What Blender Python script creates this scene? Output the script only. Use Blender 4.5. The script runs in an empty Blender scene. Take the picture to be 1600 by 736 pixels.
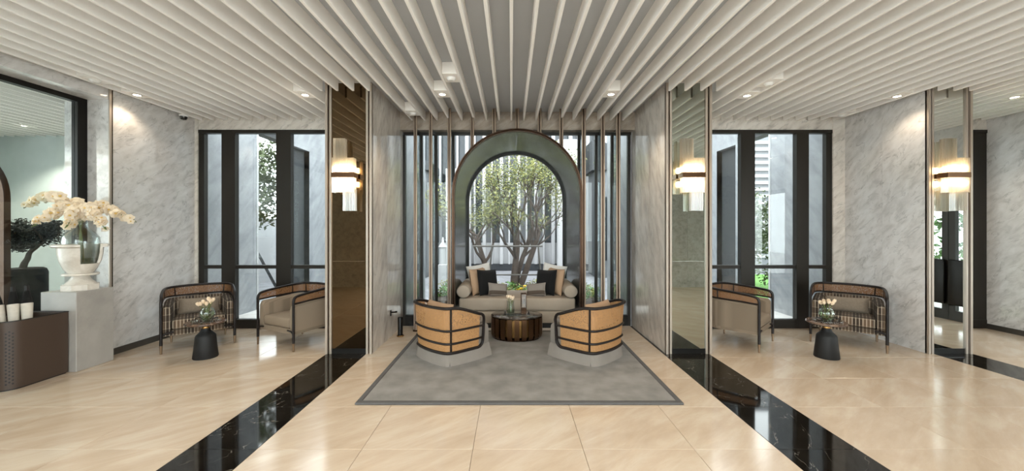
import bpy, bmesh, math, random
from mathutils import Vector, Matrix, Euler
random.seed(7)
PI = math.pi
SC = bpy.context.scene
COL = SC.collection

# ------------------------------------------------------------------ camera
F = 590.0                      # focal length in pixels of the 1600 px frame
cam = bpy.data.cameras.new('camera')
cam.sensor_width = 36.0
cam.lens = 36.0 * F / 1600.0
cam.shift_x = (800 - 799) / 1600.0
cam.shift_y = (355 - 368) / 1600.0
cam.clip_start = 0.02
cam.clip_end = 200
camo = bpy.data.objects.new('camera', cam)
COL.objects.link(camo)
camo.location = (0, 0, 1.5)
camo.rotation_euler = (PI / 2, 0, 0)
SC.camera = camo

# ------------------------------------------------------------------ world, exposure
SKY_STRENGTH = 7.0
w = bpy.data.worlds.new('sky')
SC.world = w
w.use_nodes = True
nt = w.node_tree
nt.nodes.clear()
wo = nt.nodes.new('ShaderNodeOutputWorld')
bg = nt.nodes.new('ShaderNodeBackground')
bg.inputs['Color'].default_value = (0.93, 0.965, 1.0, 1)
bg.inputs['Strength'].default_value = SKY_STRENGTH
nt.links.new(bg.outputs[0], wo.inputs[0])
SC.view_settings.view_transform = 'Standard'
SC.view_settings.look = 'None'
SC.view_settings.gamma = 1.0
SC.view_settings.use_curve_mapping = False
SC.view_settings.exposure = 0.16
SC.cycles.max_bounces = 10
SC.cycles.diffuse_bounces = 5
SC.cycles.glossy_bounces = 5
SC.cycles.transmission_bounces = 6
SC.cycles.transparent_max_bounces = 24
SC.cycles.caustics_reflective = False
SC.cycles.caustics_refractive = False
SC.cycles.sample_clamp_indirect = 4.0
SC.cycles.use_denoising = True

SPOT_W = 38.0                  # each ceiling downlight
WARM = (1.0, 0.82, 0.62)

# ------------------------------------------------------------------ materials
MATS = {}


def rgb(h):
    v = [int(h[i:i + 2], 16) / 255 for i in (0, 2, 4)]
    return tuple((c / 12.92 if c <= .04045 else ((c + .055) / 1.055) ** 2.4) for c in v) + (1,)


def newmat(name):
    m = bpy.data.materials.new(name)
    m.use_nodes = True
    n = m.node_tree
    n.nodes.clear()
    out = n.nodes.new('ShaderNodeOutputMaterial')
    MATS[name] = m
    return m, n, out


def pbsdf(n, out, col=(.5, .5, .5, 1), rough=.5, metal=0., **kw):
    b = n.nodes.new('ShaderNodeBsdfPrincipled')
    b.inputs['Base Color'].default_value = col
    b.inputs['Roughness'].default_value = rough
    b.inputs['Metallic'].default_value = metal
    for k, v in kw.items():
        b.inputs[k].default_value = v
    n.links.new(b.outputs[0], out.inputs[0])
    return b


def simple(name, col, rough=.5, metal=0., bump=0., bscale=200., var=0., vscale=6., **kw):
    m, n, out = newmat(name)
    b = pbsdf(n, out, col, rough, metal, **kw)
    if bump or var:
        tc = n.nodes.new('ShaderNodeTexCoord')
    if bump:
        t = n.nodes.new('ShaderNodeTexNoise')
        t.inputs['Scale'].default_value = bscale
        t.inputs['Detail'].default_value = 3
        n.links.new(tc.outputs['Object'], t.inputs['Vector'])
        bm = n.nodes.new('ShaderNodeBump')
        bm.inputs['Strength'].default_value = bump
        bm.inputs['Distance'].default_value = .004
        n.links.new(t.outputs['Fac'], bm.inputs['Height'])
        n.links.new(bm.outputs[0], b.inputs['Normal'])
    if var:
        t = n.nodes.new('ShaderNodeTexNoise')
        t.inputs['Scale'].default_value = vscale
        t.inputs['Detail'].default_value = 6
        n.links.new(tc.outputs['Object'], t.inputs['Vector'])
        r = n.nodes.new('ShaderNodeValToRGB')
        r.color_ramp.elements[0].position = .3
        r.color_ramp.elements[1].position = .7
        r.color_ramp.elements[0].color = tuple(c * (1 - var) for c in col[:3]) + (1,)
        r.color_ramp.elements[1].color = tuple(min(1, c * (1 + var)) for c in col[:3]) + (1,)
        n.links.new(t.outputs['Fac'], r.inputs['Fac'])
        n.links.new(r.outputs[0], b.inputs['Base Color'])
    return m


def stone(name, base, dark, light, rough, scale=(1, 1, 1), rot=(0, 0, 0), nscale=2.2, vein=.5, veincol=None, vscale=1.3, vwidth=.03, dist=1.2, tilevar=.0, spec=.5):
    """polished stone: cloudy ground + fine warped veins, shifted per object so neighbouring slabs differ"""
    m, n, out = newmat(name)
    b = pbsdf(n, out, base, rough)
    b.inputs['Specular IOR Level'].default_value = spec
    L = n.links.new
    g = n.nodes.new('ShaderNodeNewGeometry')
    oi = n.nodes.new('ShaderNodeObjectInfo')
    mul = n.nodes.new('ShaderNodeVectorMath'); mul.operation = 'MULTIPLY_ADD'
    cx = n.nodes.new('ShaderNodeCombineXYZ')
    for i in range(3):
        L(oi.outputs['Random'], cx.inputs[i])
    L(cx.outputs[0], mul.inputs[0])
    mul.inputs[1].default_value = (17, 11, 23)
    L(g.outputs['Position'], mul.inputs[2])
    mp = n.nodes.new('ShaderNodeMapping')
    mp.vector_type = 'TEXTURE'
    mp.inputs['Rotation'].default_value = rot
    mp.inputs['Scale'].default_value = scale
    L(mul.outputs[0], mp.inputs['Vector'])
    cl = n.nodes.new('ShaderNodeTexNoise')
    cl.inputs['Scale'].default_value = nscale
    cl.inputs['Detail'].default_value = 8
    cl.inputs['Roughness'].default_value = .62
    cl.inputs['Distortion'].default_value = dist * .5
    L(mp.outputs[0], cl.inputs['Vector'])
    r1 = n.nodes.new('ShaderNodeValToRGB')
    r1.color_ramp.elements[0].position = .34; r1.color_ramp.elements[0].color = dark
    r1.color_ramp.elements[1].position = .66; r1.color_ramp.elements[1].color = light
    e = r1.color_ramp.elements.new(.5); e.color = base
    L(cl.outputs['Fac'], r1.inputs['Fac'])
    vn = n.nodes.new('ShaderNodeTexNoise')
    vn.inputs['Scale'].default_value = vscale
    vn.inputs['Detail'].default_value = 7
    vn.inputs['Roughness'].default_value = .55
    vn.inputs['Distortion'].default_value = dist
    L(mp.outputs[0], vn.inputs['Vector'])
    sub = n.nodes.new('ShaderNodeMath'); sub.operation = 'SUBTRACT'
    L(vn.outputs['Fac'], sub.inputs[0]); sub.inputs[1].default_value = .5
    ab = n.nodes.new('ShaderNodeMath'); ab.operation = 'ABSOLUTE'
    L(sub.outputs[0], ab.inputs[0])
    mr = n.nodes.new('ShaderNodeMapRange')
    mr.inputs['From Min'].default_value = 0; mr.inputs['From Max'].default_value = vwidth
    mr.inputs['To Min'].default_value = vein; mr.inputs['To Max'].default_value = 0
    L(ab.outputs[0], mr.inputs['Value'])
    br = n.nodes.new('ShaderNodeTexNoise')
    br.inputs['Scale'].default_value = nscale * 1.7
    L(mp.outputs[0], br.inputs['Vector'])
    bm = n.nodes.new('ShaderNodeMapRange')
    bm.inputs['From Min'].default_value = .42; bm.inputs['From Max'].default_value = .62
    L(br.outputs['Fac'], bm.inputs['Value'])
    vm = n.nodes.new('ShaderNodeMath'); vm.operation = 'MULTIPLY'
    L(mr.outputs[0], vm.inputs[0]); L(bm.outputs[0], vm.inputs[1])
    mx = n.nodes.new('ShaderNodeMix'); mx.data_type = 'RGBA'
    L(vm.outputs[0], mx.inputs['Factor'])
    L(r1.outputs[0], mx.inputs[6])
    mx.inputs[7].default_value = veincol or dark
    hs = n.nodes.new('ShaderNodeHueSaturation')
    L(mx.outputs[2], hs.inputs['Color'])
    vv = n.nodes.new('ShaderNodeMapRange')
    vv.inputs['To Min'].default_value = 1 - tilevar; vv.inputs['To Max'].default_value = 1 + tilevar
    L(oi.outputs['Random'], vv.inputs['Value'])
    L(vv.outputs[0], hs.inputs['Value'])
    L(hs.outputs[0], b.inputs['Base Color'])
    return m


def thin_glass(name, tint=(.93, .96, .95, 1), refl=.12, rough=0.0, edge=.75):
    m, n, out = newmat(name)
    tr = n.nodes.new('ShaderNodeBsdfTransparent'); tr.inputs[0].default_value = tint
    gl = n.nodes.new('ShaderNodeBsdfGlossy'); gl.inputs['Roughness'].default_value = rough
    lw = n.nodes.new('ShaderNodeLayerWeight'); lw.inputs['Blend'].default_value = .25
    mr = n.nodes.new('ShaderNodeMapRange')
    mr.inputs['To Min'].default_value = refl; mr.inputs['To Max'].default_value = edge
    n.links.new(lw.outputs['Facing'], mr.inputs['Value'])
    pw = n.nodes.new('ShaderNodeMath'); pw.operation = 'MULTIPLY'
    mix = n.nodes.new('ShaderNodeMixShader')
    n.links.new(mr.outputs[0], mix.inputs[0])
    n.links.new(tr.outputs[0], mix.inputs[1]); n.links.new(gl.outputs[0], mix.inputs[2])
    n.links.new(mix.outputs[0], out.inputs[0])
    n.nodes.remove(pw)
    return m


def emit(name, col, s):
    m, n, out = newmat(name)
    e = n.nodes.new('ShaderNodeEmission')
    e.inputs[0].default_value = col; e.inputs[1].default_value = s
    n.links.new(e.outputs[0], out.inputs[0])
    return m


def fabric_stripes(name, c1, c2, scale, axis='X', plaid=False, c3=None):
    m, n, out = newmat(name)
    b = pbsdf(n, out, c1, .9)
    L = n.links.new
    tc = n.nodes.new('ShaderNodeTexCoord')

    def wave(ax, sc, thr, soft=.05):
        wv = n.nodes.new('ShaderNodeTexWave')
        wv.bands_direction = ax
        wv.inputs['Scale'].default_value = sc
        wv.inputs['Distortion'].default_value = 0
        L(tc.outputs['Object'], wv.inputs['Vector'])
        mr = n.nodes.new('ShaderNodeMapRange')
        mr.inputs['From Min'].default_value = thr; mr.inputs['From Max'].default_value = thr + soft
        L(wv.outputs['Fac'], mr.inputs['Value'])
        return mr.outputs[0]

    def mixc(fac, a, bb, k=1.):
        mx = n.nodes.new('ShaderNodeMix'); mx.data_type = 'RGBA'
        mm = n.nodes.new('ShaderNodeMath'); mm.operation = 'MULTIPLY'
        L(fac, mm.inputs[0]); mm.inputs[1].default_value = k
        L(mm.outputs[0], mx.inputs['Factor'])
        if isinstance(a, tuple): mx.inputs[6].default_value = a
        else: L(a, mx.inputs[6])
        mx.inputs[7].default_value = bb
        return mx.outputs[2]
    if plaid:
        o = mixc(wave('X', 1.7, .5), c1, c3, .85)
        o = mixc(wave('X', 9.6, .88), o, c2, .75)
        o = mixc(wave('Z', 1.9, .6), o, c3, .5)
        o = mixc(wave('Y', 1.9, .6), o, c3, .5)
        o = mixc(wave('Z', 3.8, .96), o, c2, .2)
        o = mixc(wave('Y', 3.8, .96), o, c2, .2)
    else:
        o = mixc(wave(axis, scale, .5, .3), c1, c2, .7)
    L(o, b.inputs['Base Color'])
    return m


def cane_mat(name, c1, c2, opacity=.9):
    m, n, out = newmat(name)
    b = pbsdf(n, out, c1, .55)
    L = n.links.new
    tc = n.nodes.new('ShaderNodeTexCoord')
    ck = n.nodes.new('ShaderNodeTexVoronoi')
    ck.inputs['Scale'].default_value = 90
    L(tc.outputs['Object'], ck.inputs['Vector'])
    r = n.nodes.new('ShaderNodeValToRGB')
    r.color_ramp.elements[0].color = c2; r.color_ramp.elements[1].color = c1
    r.color_ramp.elements[0].position = .1; r.color_ramp.elements[1].position = .5
    L(ck.outputs['Distance'], r.inputs['Fac'])
    L(r.outputs[0], b.inputs['Base Color'])
    tr = n.nodes.new('ShaderNodeBsdfTransparent')
    mx = n.nodes.new('ShaderNodeMixShader')
    mr = n.nodes.new('ShaderNodeMath'); mr.operation = 'LESS_THAN'
    L(ck.outputs['Distance'], mr.inputs[0]); mr.inputs[1].default_value = (1 - opacity)
    L(mr.outputs[0], mx.inputs[0])
    L(b.outputs[0], mx.inputs[1]); L(tr.outputs[0], mx.inputs[2])
    L(mx.outputs[0], out.inputs[0])
    return m


MARB = dict(nscale=9, vein=.5, veincol=rgb('7E7B79'), vscale=5.5, vwidth=.022, dist=.7)
stone('marble_grey', rgb('D3D0CD'), rgb('BFBCB9'), rgb('DCDAD8'), .06, scale=(1, 2.0, .8), rot=(.65, 0, 0), **MARB)
stone('marble_right', rgb('D3D0CD'), rgb('BFBCB9'), rgb('DCDAD8'), .06, scale=(1, 2.0, .8), rot=(-.75, 0, 0), **MARB)
stone('marble_head', rgb('D8D2CA'), rgb('C2BBB3'), rgb('E2DDD6'), .2, scale=(2.4, 1, .75), rot=(0, -.65, 0), **MARB)
stone('marble_column', rgb('C8C0B7'), rgb('B4ACA4'), rgb('D4CEC6'), .07, scale=(1, 2.4, .8), rot=(1.2, 0, 0), nscale=7, vein=.35, veincol=rgb('8E867E'), vscale=2.6, vwidth=.03, dist=.6)
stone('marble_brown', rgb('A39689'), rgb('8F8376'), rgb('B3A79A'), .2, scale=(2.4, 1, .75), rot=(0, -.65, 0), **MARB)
stone('marble_outside', rgb('93969A'), rgb('808388'), rgb('9FA2A5'), .3, scale=(1, 2.4, .8), rot=(.8, 0, 0), nscale=4.5, vein=.45, veincol=rgb('8C8F91'), vscale=3, vwidth=.03, dist=.6)
stone('beige_stone', rgb('C1AE99'), rgb('B9A58F'), rgb('CABBA8'), .14, scale=(.5, 2.2, 1), rot=(0, 0, -.9), nscale=3.2, vein=.22, veincol=rgb('CDB89F'), vscale=2.2, vwidth=.03, dist=.6, tilevar=.008)
stone('black_stone', rgb('15120E'), rgb('0C0A08'), rgb('1E1A16'), .05, scale=(.7, 1.6, 1), rot=(0, 0, -.6), nscale=5, vein=.5, veincol=rgb('A8A095'), vscale=1.8, vwidth=.005, dist=1.0)
stone('pedestal_stone', rgb('ABA7A1'), rgb('9D9993'), rgb('B6B2AC'), .35, nscale=1.5, vein=.12, vscale=1.0)
stone('urn_stone', rgb('DAD3C8'), rgb('C9C0B3'), rgb('E6E0D7'), .22, nscale=7, vein=.3, vscale=4, tilevar=0)
stone('table_top_stone', rgb('5A463A'), rgb('3A2C24'), rgb('86705E'), .15, nscale=9, vein=.5, veincol=rgb('B49A80'), vscale=5, vwidth=.02)
stone('coffee_top_stone', rgb('4A413A'), rgb('2C2622'), rgb('6F655C'), .08, nscale=8, vein=.5, veincol=rgb('A69C90'), vscale=5, vwidth=.02)
stone('lining_stone', rgb('3B3F3D'), rgb('2A2E2C'), rgb('4C504D'), .16, nscale=2.5, vein=.35, veincol=rgb('8E938C'), vscale=1.8, vwidth=.02, dist=1.3, spec=.5)
stone('court_paving', rgb('85868A'), rgb('77787C'), rgb('919296'), .7, nscale=3, vein=.1)
stone('pavement', rgb('CFCCC8'), rgb('C2BFBB'), rgb('D8D6D3'), .7, nscale=3, vein=.1)
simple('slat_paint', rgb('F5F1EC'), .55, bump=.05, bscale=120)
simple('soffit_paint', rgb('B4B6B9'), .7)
simple('white_plaster', rgb('E2E0DC'), .7)
simple('pale_wall', rgb('CAD2CF'), .6, var=.05)
simple('black_metal', rgb('1C1A18'), .38, 0.6)
simple('dark_frame', rgb('26221D'), .42, .3)
simple('baseboard_metal', rgb('57544F'), .3, .6)
simple('bronze', rgb('6A4E38'), .28, .9)
simple('arch_bronze', rgb('4C382A'), .35, .7)
simple('planter_black', rgb('0A0A0A'), .6, **{'Specular IOR Level': .1})
simple('dark_bronze', rgb('3B2A1E'), .25, .9)
simple('bronze_tube', rgb('A08E7E'), .35, .5)
simple('brass', rgb('A88352'), .25, .95)
simple('brass_tip', rgb('86705A'), .3, .9)
simple('champagne_trim', rgb('AFA396'), .35, .4)
simple('steel', rgb('B8B6B2'), .25, .9)
simple('guard_metal', rgb('5E5B56'), .5, .4)
simple('mirror_bronze', rgb('6E5D48'), .0, 1.0)
simple('mirror_smoke', rgb('B3BAB2'), .0, 1.0)
simple('mirror_clear', rgb('D9DDDB'), .0, 1.0)
simple('lacquer_wood', rgb('170F0C'), .42, 0, **{'Specular IOR Level': .3})
simple('taupe_fabric', rgb('9A8A78'), .95, bump=.3, bscale=500, var=.08, vscale=30)
simple('sofa_fabric', rgb('A59787'), .9, bump=.2, bscale=500, var=.03, vscale=8)
simple('skirt_fabric', rgb('7F776F'), .95, bump=.25, bscale=400, var=.04, vscale=10)
simple('tan_fabric', rgb('A88A6E'), .8, bump=.2, bscale=400)
simple('white_fabric', rgb('D5D2CC'), .9, bump=.2, bscale=400)
simple('black_fabric', rgb('070606'), .95, bump=.2, bscale=400)
simple('grey_fabric', rgb('8A827A'), .9, bump=.3, bscale=500)
simple('brown_fabric', rgb('54483E'), .9, bump=.3, bscale=500)
simple('oat_fabric', rgb('837667'), .95, bump=.4, bscale=500, var=.1, vscale=60)
simple('rug_pile', rgb('85827E'), 1.0, bump=.6, bscale=300, var=.2, vscale=5)
simple('rug_border', rgb('555352'), 1.0, bump=.6, bscale=300, var=.1, vscale=12)
simple('black_textured', rgb('0C0B0B'), .6, bump=.35, bscale=160)
simple('brown_lacquer', rgb('44362D'), .45)
simple('black_paint', rgb('0B0A0A'), .5)
simple('paper', rgb('CFC8BC'), .8, var=.06, vscale=30)
def petal_mat():
    m, n, out = newmat('petal')
    d = n.nodes.new('ShaderNodeBsdfDiffuse'); d.inputs[0].default_value = rgb('FBF3E4')
    t = n.nodes.new('ShaderNodeBsdfTranslucent'); t.inputs[0].default_value = rgb('FBEBD0')
    mx = n.nodes.new('ShaderNodeMixShader'); mx.inputs[0].default_value = .45
    n.links.new(d.outputs[0], mx.inputs[1]); n.links.new(t.outputs[0], mx.inputs[2])
    n.links.new(mx.outputs[0], out.inputs[0])


petal_mat()
simple('petal_core', rgb('E2C06A'), .6)
simple('tulip', rgb('F3DDC0'), .55)
simple('stem', rgb('5E6B35'), .6)
simple('bark', rgb('453B33'), .9, bump=.6, bscale=40, var=.25, vscale=9)
simple('leaf_light', rgb('85874A'), .6, var=.3, vscale=3)
simple('leaf_mid', rgb('586341'), .6, var=.3, vscale=3)
simple('leaf_dark', rgb('0F170E'), .6, var=.3, vscale=5)
simple('hedge_leaf', rgb('4E7A34'), .6, var=.3, vscale=4)
simple('yellow_flower', rgb('E8C226'), .6)
simple('grass', rgb('5C8A3C'), .9, var=.2, vscale=20)
simple('candle', rgb('E9D9BE'), .6)
simple('camera_dome', rgb('1A1A1A'), .1)
simple('far_glass', rgb('2C3236'), .12, .3)
simple('far_white', rgb('B4B5B6'), .6)
simple('far_grey', rgb('6E7174'), .6)
simple('far_dark', rgb('34373A'), .6)
simple('screen', rgb('101014'), .2)
fabric_stripes('taupe_herringbone', rgb('867664'), rgb('716352'), 28, 'X')
fabric_stripes('plaid', rgb('665443'), rgb('CDBFAA'), 8, plaid=True, c3=rgb('2A2019'))
cane_mat('cane', rgb('A67B4F'), rgb('7C562F'), .9)
cane_mat('cane_sheer', rgb('A67B4F'), rgb('7C562F'), .7)
cane_mat('cane_open', rgb('7E5938'), rgb('553A24'), .72)
thin_glass('window_glass', (.93, .96, .95, 1), .022, edge=.5)
thin_glass('clear_glass', (.95, .97, .96, 1), .008, edge=.35)
thin_glass('dark_glass', (.84, .89, .88, 1), .01, edge=.15)
thin_glass('fin_glass', (.80, .86, .87, 1), .16, edge=.7)
thin_glass('vase_glass', (.95, .97, .96, 1), .04, edge=.65)
thin_glass('water', (.86, .90, .82, 1), .04, edge=.5)
thin_glass('smoked_glass', (.5, .42, .34, 1), .1, edge=.6)
emit('lamp_glow', (1.0, .74, .44, 1), 34.0)
emit('down_glow', (1.0, .84, .64, 1), 22.0)
emit('led_blue', (.4, .45, 1.0, 1), 1.0)


def rod_mat():
    m, n, out = newmat('glass_rod')
    tr = n.nodes.new('ShaderNodeBsdfTransparent'); tr.inputs[0].default_value = (.95, .93, .88, 1)
    tl = n.nodes.new('ShaderNodeBsdfTranslucent'); tl.inputs[0].default_value = (.95, .9, .8, 1)
    gl = n.nodes.new('ShaderNodeBsdfGlossy'); gl.inputs['Roughness'].default_value = .08
    a = n.nodes.new('ShaderNodeMixShader'); a.inputs[0].default_value = .34
    b = n.nodes.new('ShaderNodeMixShader'); b.inputs[0].default_value = .22
    n.links.new(tr.outputs[0], a.inputs[1]); n.links.new(tl.outputs[0], a.inputs[2])
    n.links.new(a.outputs[0], b.inputs[1]); n.links.new(gl.outputs[0], b.inputs[2])
    n.links.new(b.outputs[0], out.inputs[0])


rod_mat()


# ------------------------------------------------------------------ mesh helpers
class MB:
    """collects shapes into one mesh"""

    def __init__(self):
        self.v = []; self.f = []

    def add(self, vs, fs, M=None):
        o = len(self.v)
        for p in vs:
            p = Vector(p)
            self.v.append(M @ p if M else p)
        for f in fs:
            self.f.append([i + o for i in f])
        return self

    def box(self, x0, x1, y0, y1, z0, z1, M=None):
        vs = [(x0, y0, z0), (x1, y0, z0), (x1, y1, z0), (x0, y1, z0), (x0, y0, z1), (x1, y0, z1), (x1, y1, z1), (x0, y1, z1)]
        fs = [(0, 3, 2, 1), (4, 5, 6, 7), (0, 1, 5, 4), (1, 2, 6, 5), (2, 3, 7, 6), (3, 0, 4, 7)]
        return self.add(vs, fs, M)

    def rbox(self, x0, x1, y0, y1, z0, z1, r=.01, seg=2, M=None):
        bm = bmesh.new()
        bmesh.ops.create_cube(bm, size=1)
        for v in bm.verts:
            v.co = Vector((x0 + (v.co.x + .5) * (x1 - x0), y0 + (v.co.y + .5) * (y1 - y0), z0 + (v.co.z + .5) * (z1 - z0)))
        bmesh.ops.bevel(bm, geom=bm.edges[:] , offset=r, segments=seg, profile=.5, affect='EDGES')
        bm.verts.index_update()
        self.add([v.co.copy() for v in bm.verts], [[v.index for v in f.verts] for f in bm.faces], M)
        bm.free()
        return self

    def tube(self, pts, r, n=8, closed=False, caps=True, M=None, flat=1.0):
        """tube along points; r number or list"""
        P = [Vector(p) for p in pts]
        k = len(P)
        R = r if isinstance(r, (list, tuple)) else [r] * k
        vs = []; fs = []
        up = None
        for i in range(k):
            if closed:
                t = (P[(i + 1) % k] - P[i - 1]).normalized()
            else:
                t = (P[min(i + 1, k - 1)] - P[max(i - 1, 0)]).normalized()
            if up is None:
                a = Vector((0, 0, 1)) if abs(t.z) < .9 else Vector((1, 0, 0))
                up = (a - t * a.dot(t)).normalized()
            else:
                up = (up - t * up.dot(t))
                if up.length < 1e-6:
                    up = Vector((1, 0, 0))
                up.normalize()
            s = t.cross(up)
            for j in range(n):
                a = 2 * PI * j / n
                vs.append(P[i] + up * (math.cos(a) * R[i]) + s * (math.sin(a) * R[i] * flat))
        for i in range(k if closed else k - 1):
            for j in range(n):
                a = i * n + j; b = i * n + (j + 1) % n
                c = ((i + 1) % k) * n + (j + 1) % n; d = ((i + 1) % k) * n + j
                fs.append((a, b, c, d))
        if caps and not closed:
            fs.append(tuple(reversed(range(n))))
            fs.append(tuple((k - 1) * n + j for j in range(n)))
        return self.add(vs, fs, M)

    def lathe(self, prof, n=24, M=None, sx=1., sy=1., a0=0., a1=2 * PI):
        """profile of (r,z)"""
        full = abs(a1 - a0 - 2 * PI) < 1e-6
        vs = []; fs = []
        m = n if full else n + 1
        for (r, z) in prof:
            for j in range(m):
                a = a0 + (a1 - a0) * j / n
                vs.append((max(r, 1e-4) * math.cos(a) * sx, max(r, 1e-4) * math.sin(a) * sy, z))
        for i in range(len(prof) - 1):
            for j in range(n):
                j2 = (j + 1) % m
                fs.append((i * m + j, i * m + j2, (i + 1) * m + j2, (i + 1) * m + j))
        return self.add(vs, fs, M)

    def prism(self, poly, z0, z1, M=None):
        k = len(poly)
        vs = [(p[0], p[1], z0) for p in poly] + [(p[0], p[1], z1) for p in poly]
        fs = [tuple(reversed(range(k))), tuple(range(k, 2 * k))]
        for i in range(k):
            j = (i + 1) % k
            fs.append((i, j, k + j, k + i))
        return self.add(vs, fs, M)

    def sphere(self, c, r, n=12, m=8, s=(1, 1, 1), M=None):
        prof = [(math.sin(PI * i / m) * r, -math.cos(PI * i / m) * r) for i in range(m + 1)]
        T = Matrix.Translation(Vector(c)) @ Matrix.Diagonal(Vector((s[0], s[1], s[2], 1)))
        return self.lathe(prof, n, (M @ T) if M else T)

    def pillow(self, wd, ht, th, n=14, M=None, pinch=.07):
        """cushion standing in the xz plane, thickness along y, centred"""
        vs = []; fs = []
        for side in (1, -1):
            o = len(vs)
            for i in range(n + 1):
                for j in range(n + 1):
                    u = -1 + 2 * i / n; v = -1 + 2 * j / n
                    t = (max(0, (1 - u ** 4)) * max(0, (1 - v ** 4))) ** .45
                    x = u * wd / 2 * (1 - pinch * (1 - v * v))
                    z = v * ht / 2 * (1 - pinch * (1 - u * u))
                    vs.append((x, side * th / 2 * t, z))
            for i in range(n):
                for j in range(n):
                    q = (o + i * (n + 1) + j, o + (i + 1) * (n + 1) + j, o + (i + 1) * (n + 1) + j + 1, o + i * (n + 1) + j + 1)
                    fs.append(q if side < 0 else tuple(reversed(q)))
        return self.add(vs, fs, M)

    def mesh(self, name, mat, smooth=35):
        me = bpy.data.meshes.new(name)
        me.from_pydata([tuple(v) for v in self.v], [], self.f)
        me.validate()
        bm = bmesh.new(); bm.from_mesh(me)
        bmesh.ops.recalc_face_normals(bm, faces=bm.faces)
        bm.to_mesh(me); bm.free()
        if mat:
            me.materials.append(MATS[mat])
        if smooth:
            me.polygons.foreach_set('use_smooth', [True] * len(me.polygons))
            me.set_sharp_from_angle(angle=math.radians(smooth))
        return me

    def build(self, name, mat, parent=None, loc=(0, 0, 0), rz=0, smooth=35):
        o = bpy.data.objects.new(name, self.mesh(name, mat, smooth))
        COL.objects.link(o)
        o.location = loc; o.rotation_euler = (0, 0, rz)
        if parent:
            o.parent = parent
        return o


def tag(o, label=None, cat=None, group=None, kind=None):
    if label: o['label'] = label
    if cat: o['category'] = cat
    if group: o['group'] = group
    if kind: o['kind'] = kind
    return o


def thing(name, label, cat, loc=(0, 0, 0), rz=0, group=None, kind=None):
    o = bpy.data.objects.new(name, None)
    o.empty_display_size = .1
    COL.objects.link(o)
    o.location = loc; o.rotation_euler = (0, 0, rz)
    return tag(o, label, cat, group, kind)


def struct(name, label, cat='structure', loc=(0, 0, 0)):
    return thing(name, label, cat, loc, kind='structure')


def inst(name, me, parent, loc=(0, 0, 0), rot=(0, 0, 0), scale=(1, 1, 1)):
    o = bpy.data.objects.new(name, me)
    COL.objects.link(o)
    o.location = loc; o.rotation_euler = rot; o.scale = scale
    o.parent = parent
    return o


def copy_tree(o, parent=None):
    c = o.copy()
    COL.objects.link(c)
    if parent: c.parent = parent
    for ch in o.children:
        copy_tree(ch, c)
    return c


def catmull(P, k=6, closed=False):
    P = [Vector(p) for p in P]
    out = []
    n = len(P)
    for i in range(n if closed else n - 1):
        if closed:
            p0, p1, p2, p3 = P[i - 1], P[i], P[(i + 1) % n], P[(i + 2) % n]
        else:
            p0, p1, p2, p3 = P[max(i - 1, 0)], P[i], P[i + 1], P[min(i + 2, n - 1)]
        for j in range(k):
            t = j / k
            out.append(.5 * ((2 * p1) + (-p0 + p2) * t + (2 * p0 - 5 * p1 + 4 * p2 - p3) * t * t + (-p0 + 3 * p1 - 3 * p2 + p3) * t ** 3))
    if not closed:
        out.append(P[-1])
    return out


# ------------------------------------------------------------------ room dimensions
D = 5.60          # inner face of the window walls
YC = 4.47         # front face of the columns
YB = -0.47        # wall behind the camera
XL, XR = -4.68, 4.93
XW = 7.05         # side wall of the right wing
ZS, ZC = 3.075, 3.21   # underside of slats, soffit
ZH = 2.943        # head of the windows
CX = 0.085        # axis of the seating niche

# ------------------------------------------------------------------ floor
floor = struct('floor', 'polished beige stone tile floor with black stone bands', 'floor')
MB().box(-9.2, XW + .3, YB - .2, 7.6, -.12, -.016).build('screed', 'pavement', floor)
rows = [YB - .1] + [.15 + .6 * i for i in range(9)] + [5.74]
cols = [XL - .4, -4.44, -3.69, -2.94, -2.19, -1.72, -1.01, -.26, .485, 1.235, 1.8, 2.34, 3.09, 3.84, 4.59, 5.0, 5.46, 6.21, XW + .2]
blackcols = {4, 10, 15}
tilecache = {}


def tile(x0, x1, y0, y1, mat):
    k = (round(x1 - x0, 3), round(y1 - y0, 3), mat)
    if k not in tilecache:
        g = .0012
        a, b = (x1 - x0) / 2 - g, (y1 - y0) / 2 - g
        c = .0015
        vs = [(-a, -b, -.016), (a, -b, -.016), (a, b, -.016), (-a, b, -.016), (-a, -b, -c), (a, -b, -c), (a, b, -c), (-a, b, -c),
              (-a + c, -b + c, 0), (a - c, -b + c, 0), (a - c, b - c, 0), (-a + c, b - c, 0)]
        fs = [(8, 9, 10, 11), (4, 5, 9, 8), (5, 6, 10, 9), (6, 7, 11, 10), (7, 4, 8, 11), (0, 1, 5, 4), (1, 2, 6, 5), (2, 3, 7, 6), (3, 0, 4, 7)]
        tilecache[k] = MB().add(vs, fs).mesh('tile', mat, smooth=0)
    inst('tile' if mat == 'beige_stone' else 'band_tile', tilecache[k], floor, ((x0 + x1) / 2, (y0 + y1) / 2, 0))


for ci in range(len(cols) - 1):
    for ri in range(len(rows) - 1):
        tile(cols[ci], cols[ci + 1], rows[ri], rows[ri + 1], 'black_stone' if ci in blackcols else 'beige_stone')

# ------------------------------------------------------------------ ceiling with slats
ceiling = struct('ceiling', 'grey soffit hung with deep white parallel slats', 'ceiling')
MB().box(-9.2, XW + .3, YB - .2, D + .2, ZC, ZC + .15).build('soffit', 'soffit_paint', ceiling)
PITCH = .183
TH = .026


def slat_mesh(y0, y1):
    return MB().rbox(-TH / 2, TH / 2, y0, y1, ZS, ZC + .01, .003, 1).mesh('slat', 'slat_paint', 30)


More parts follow.
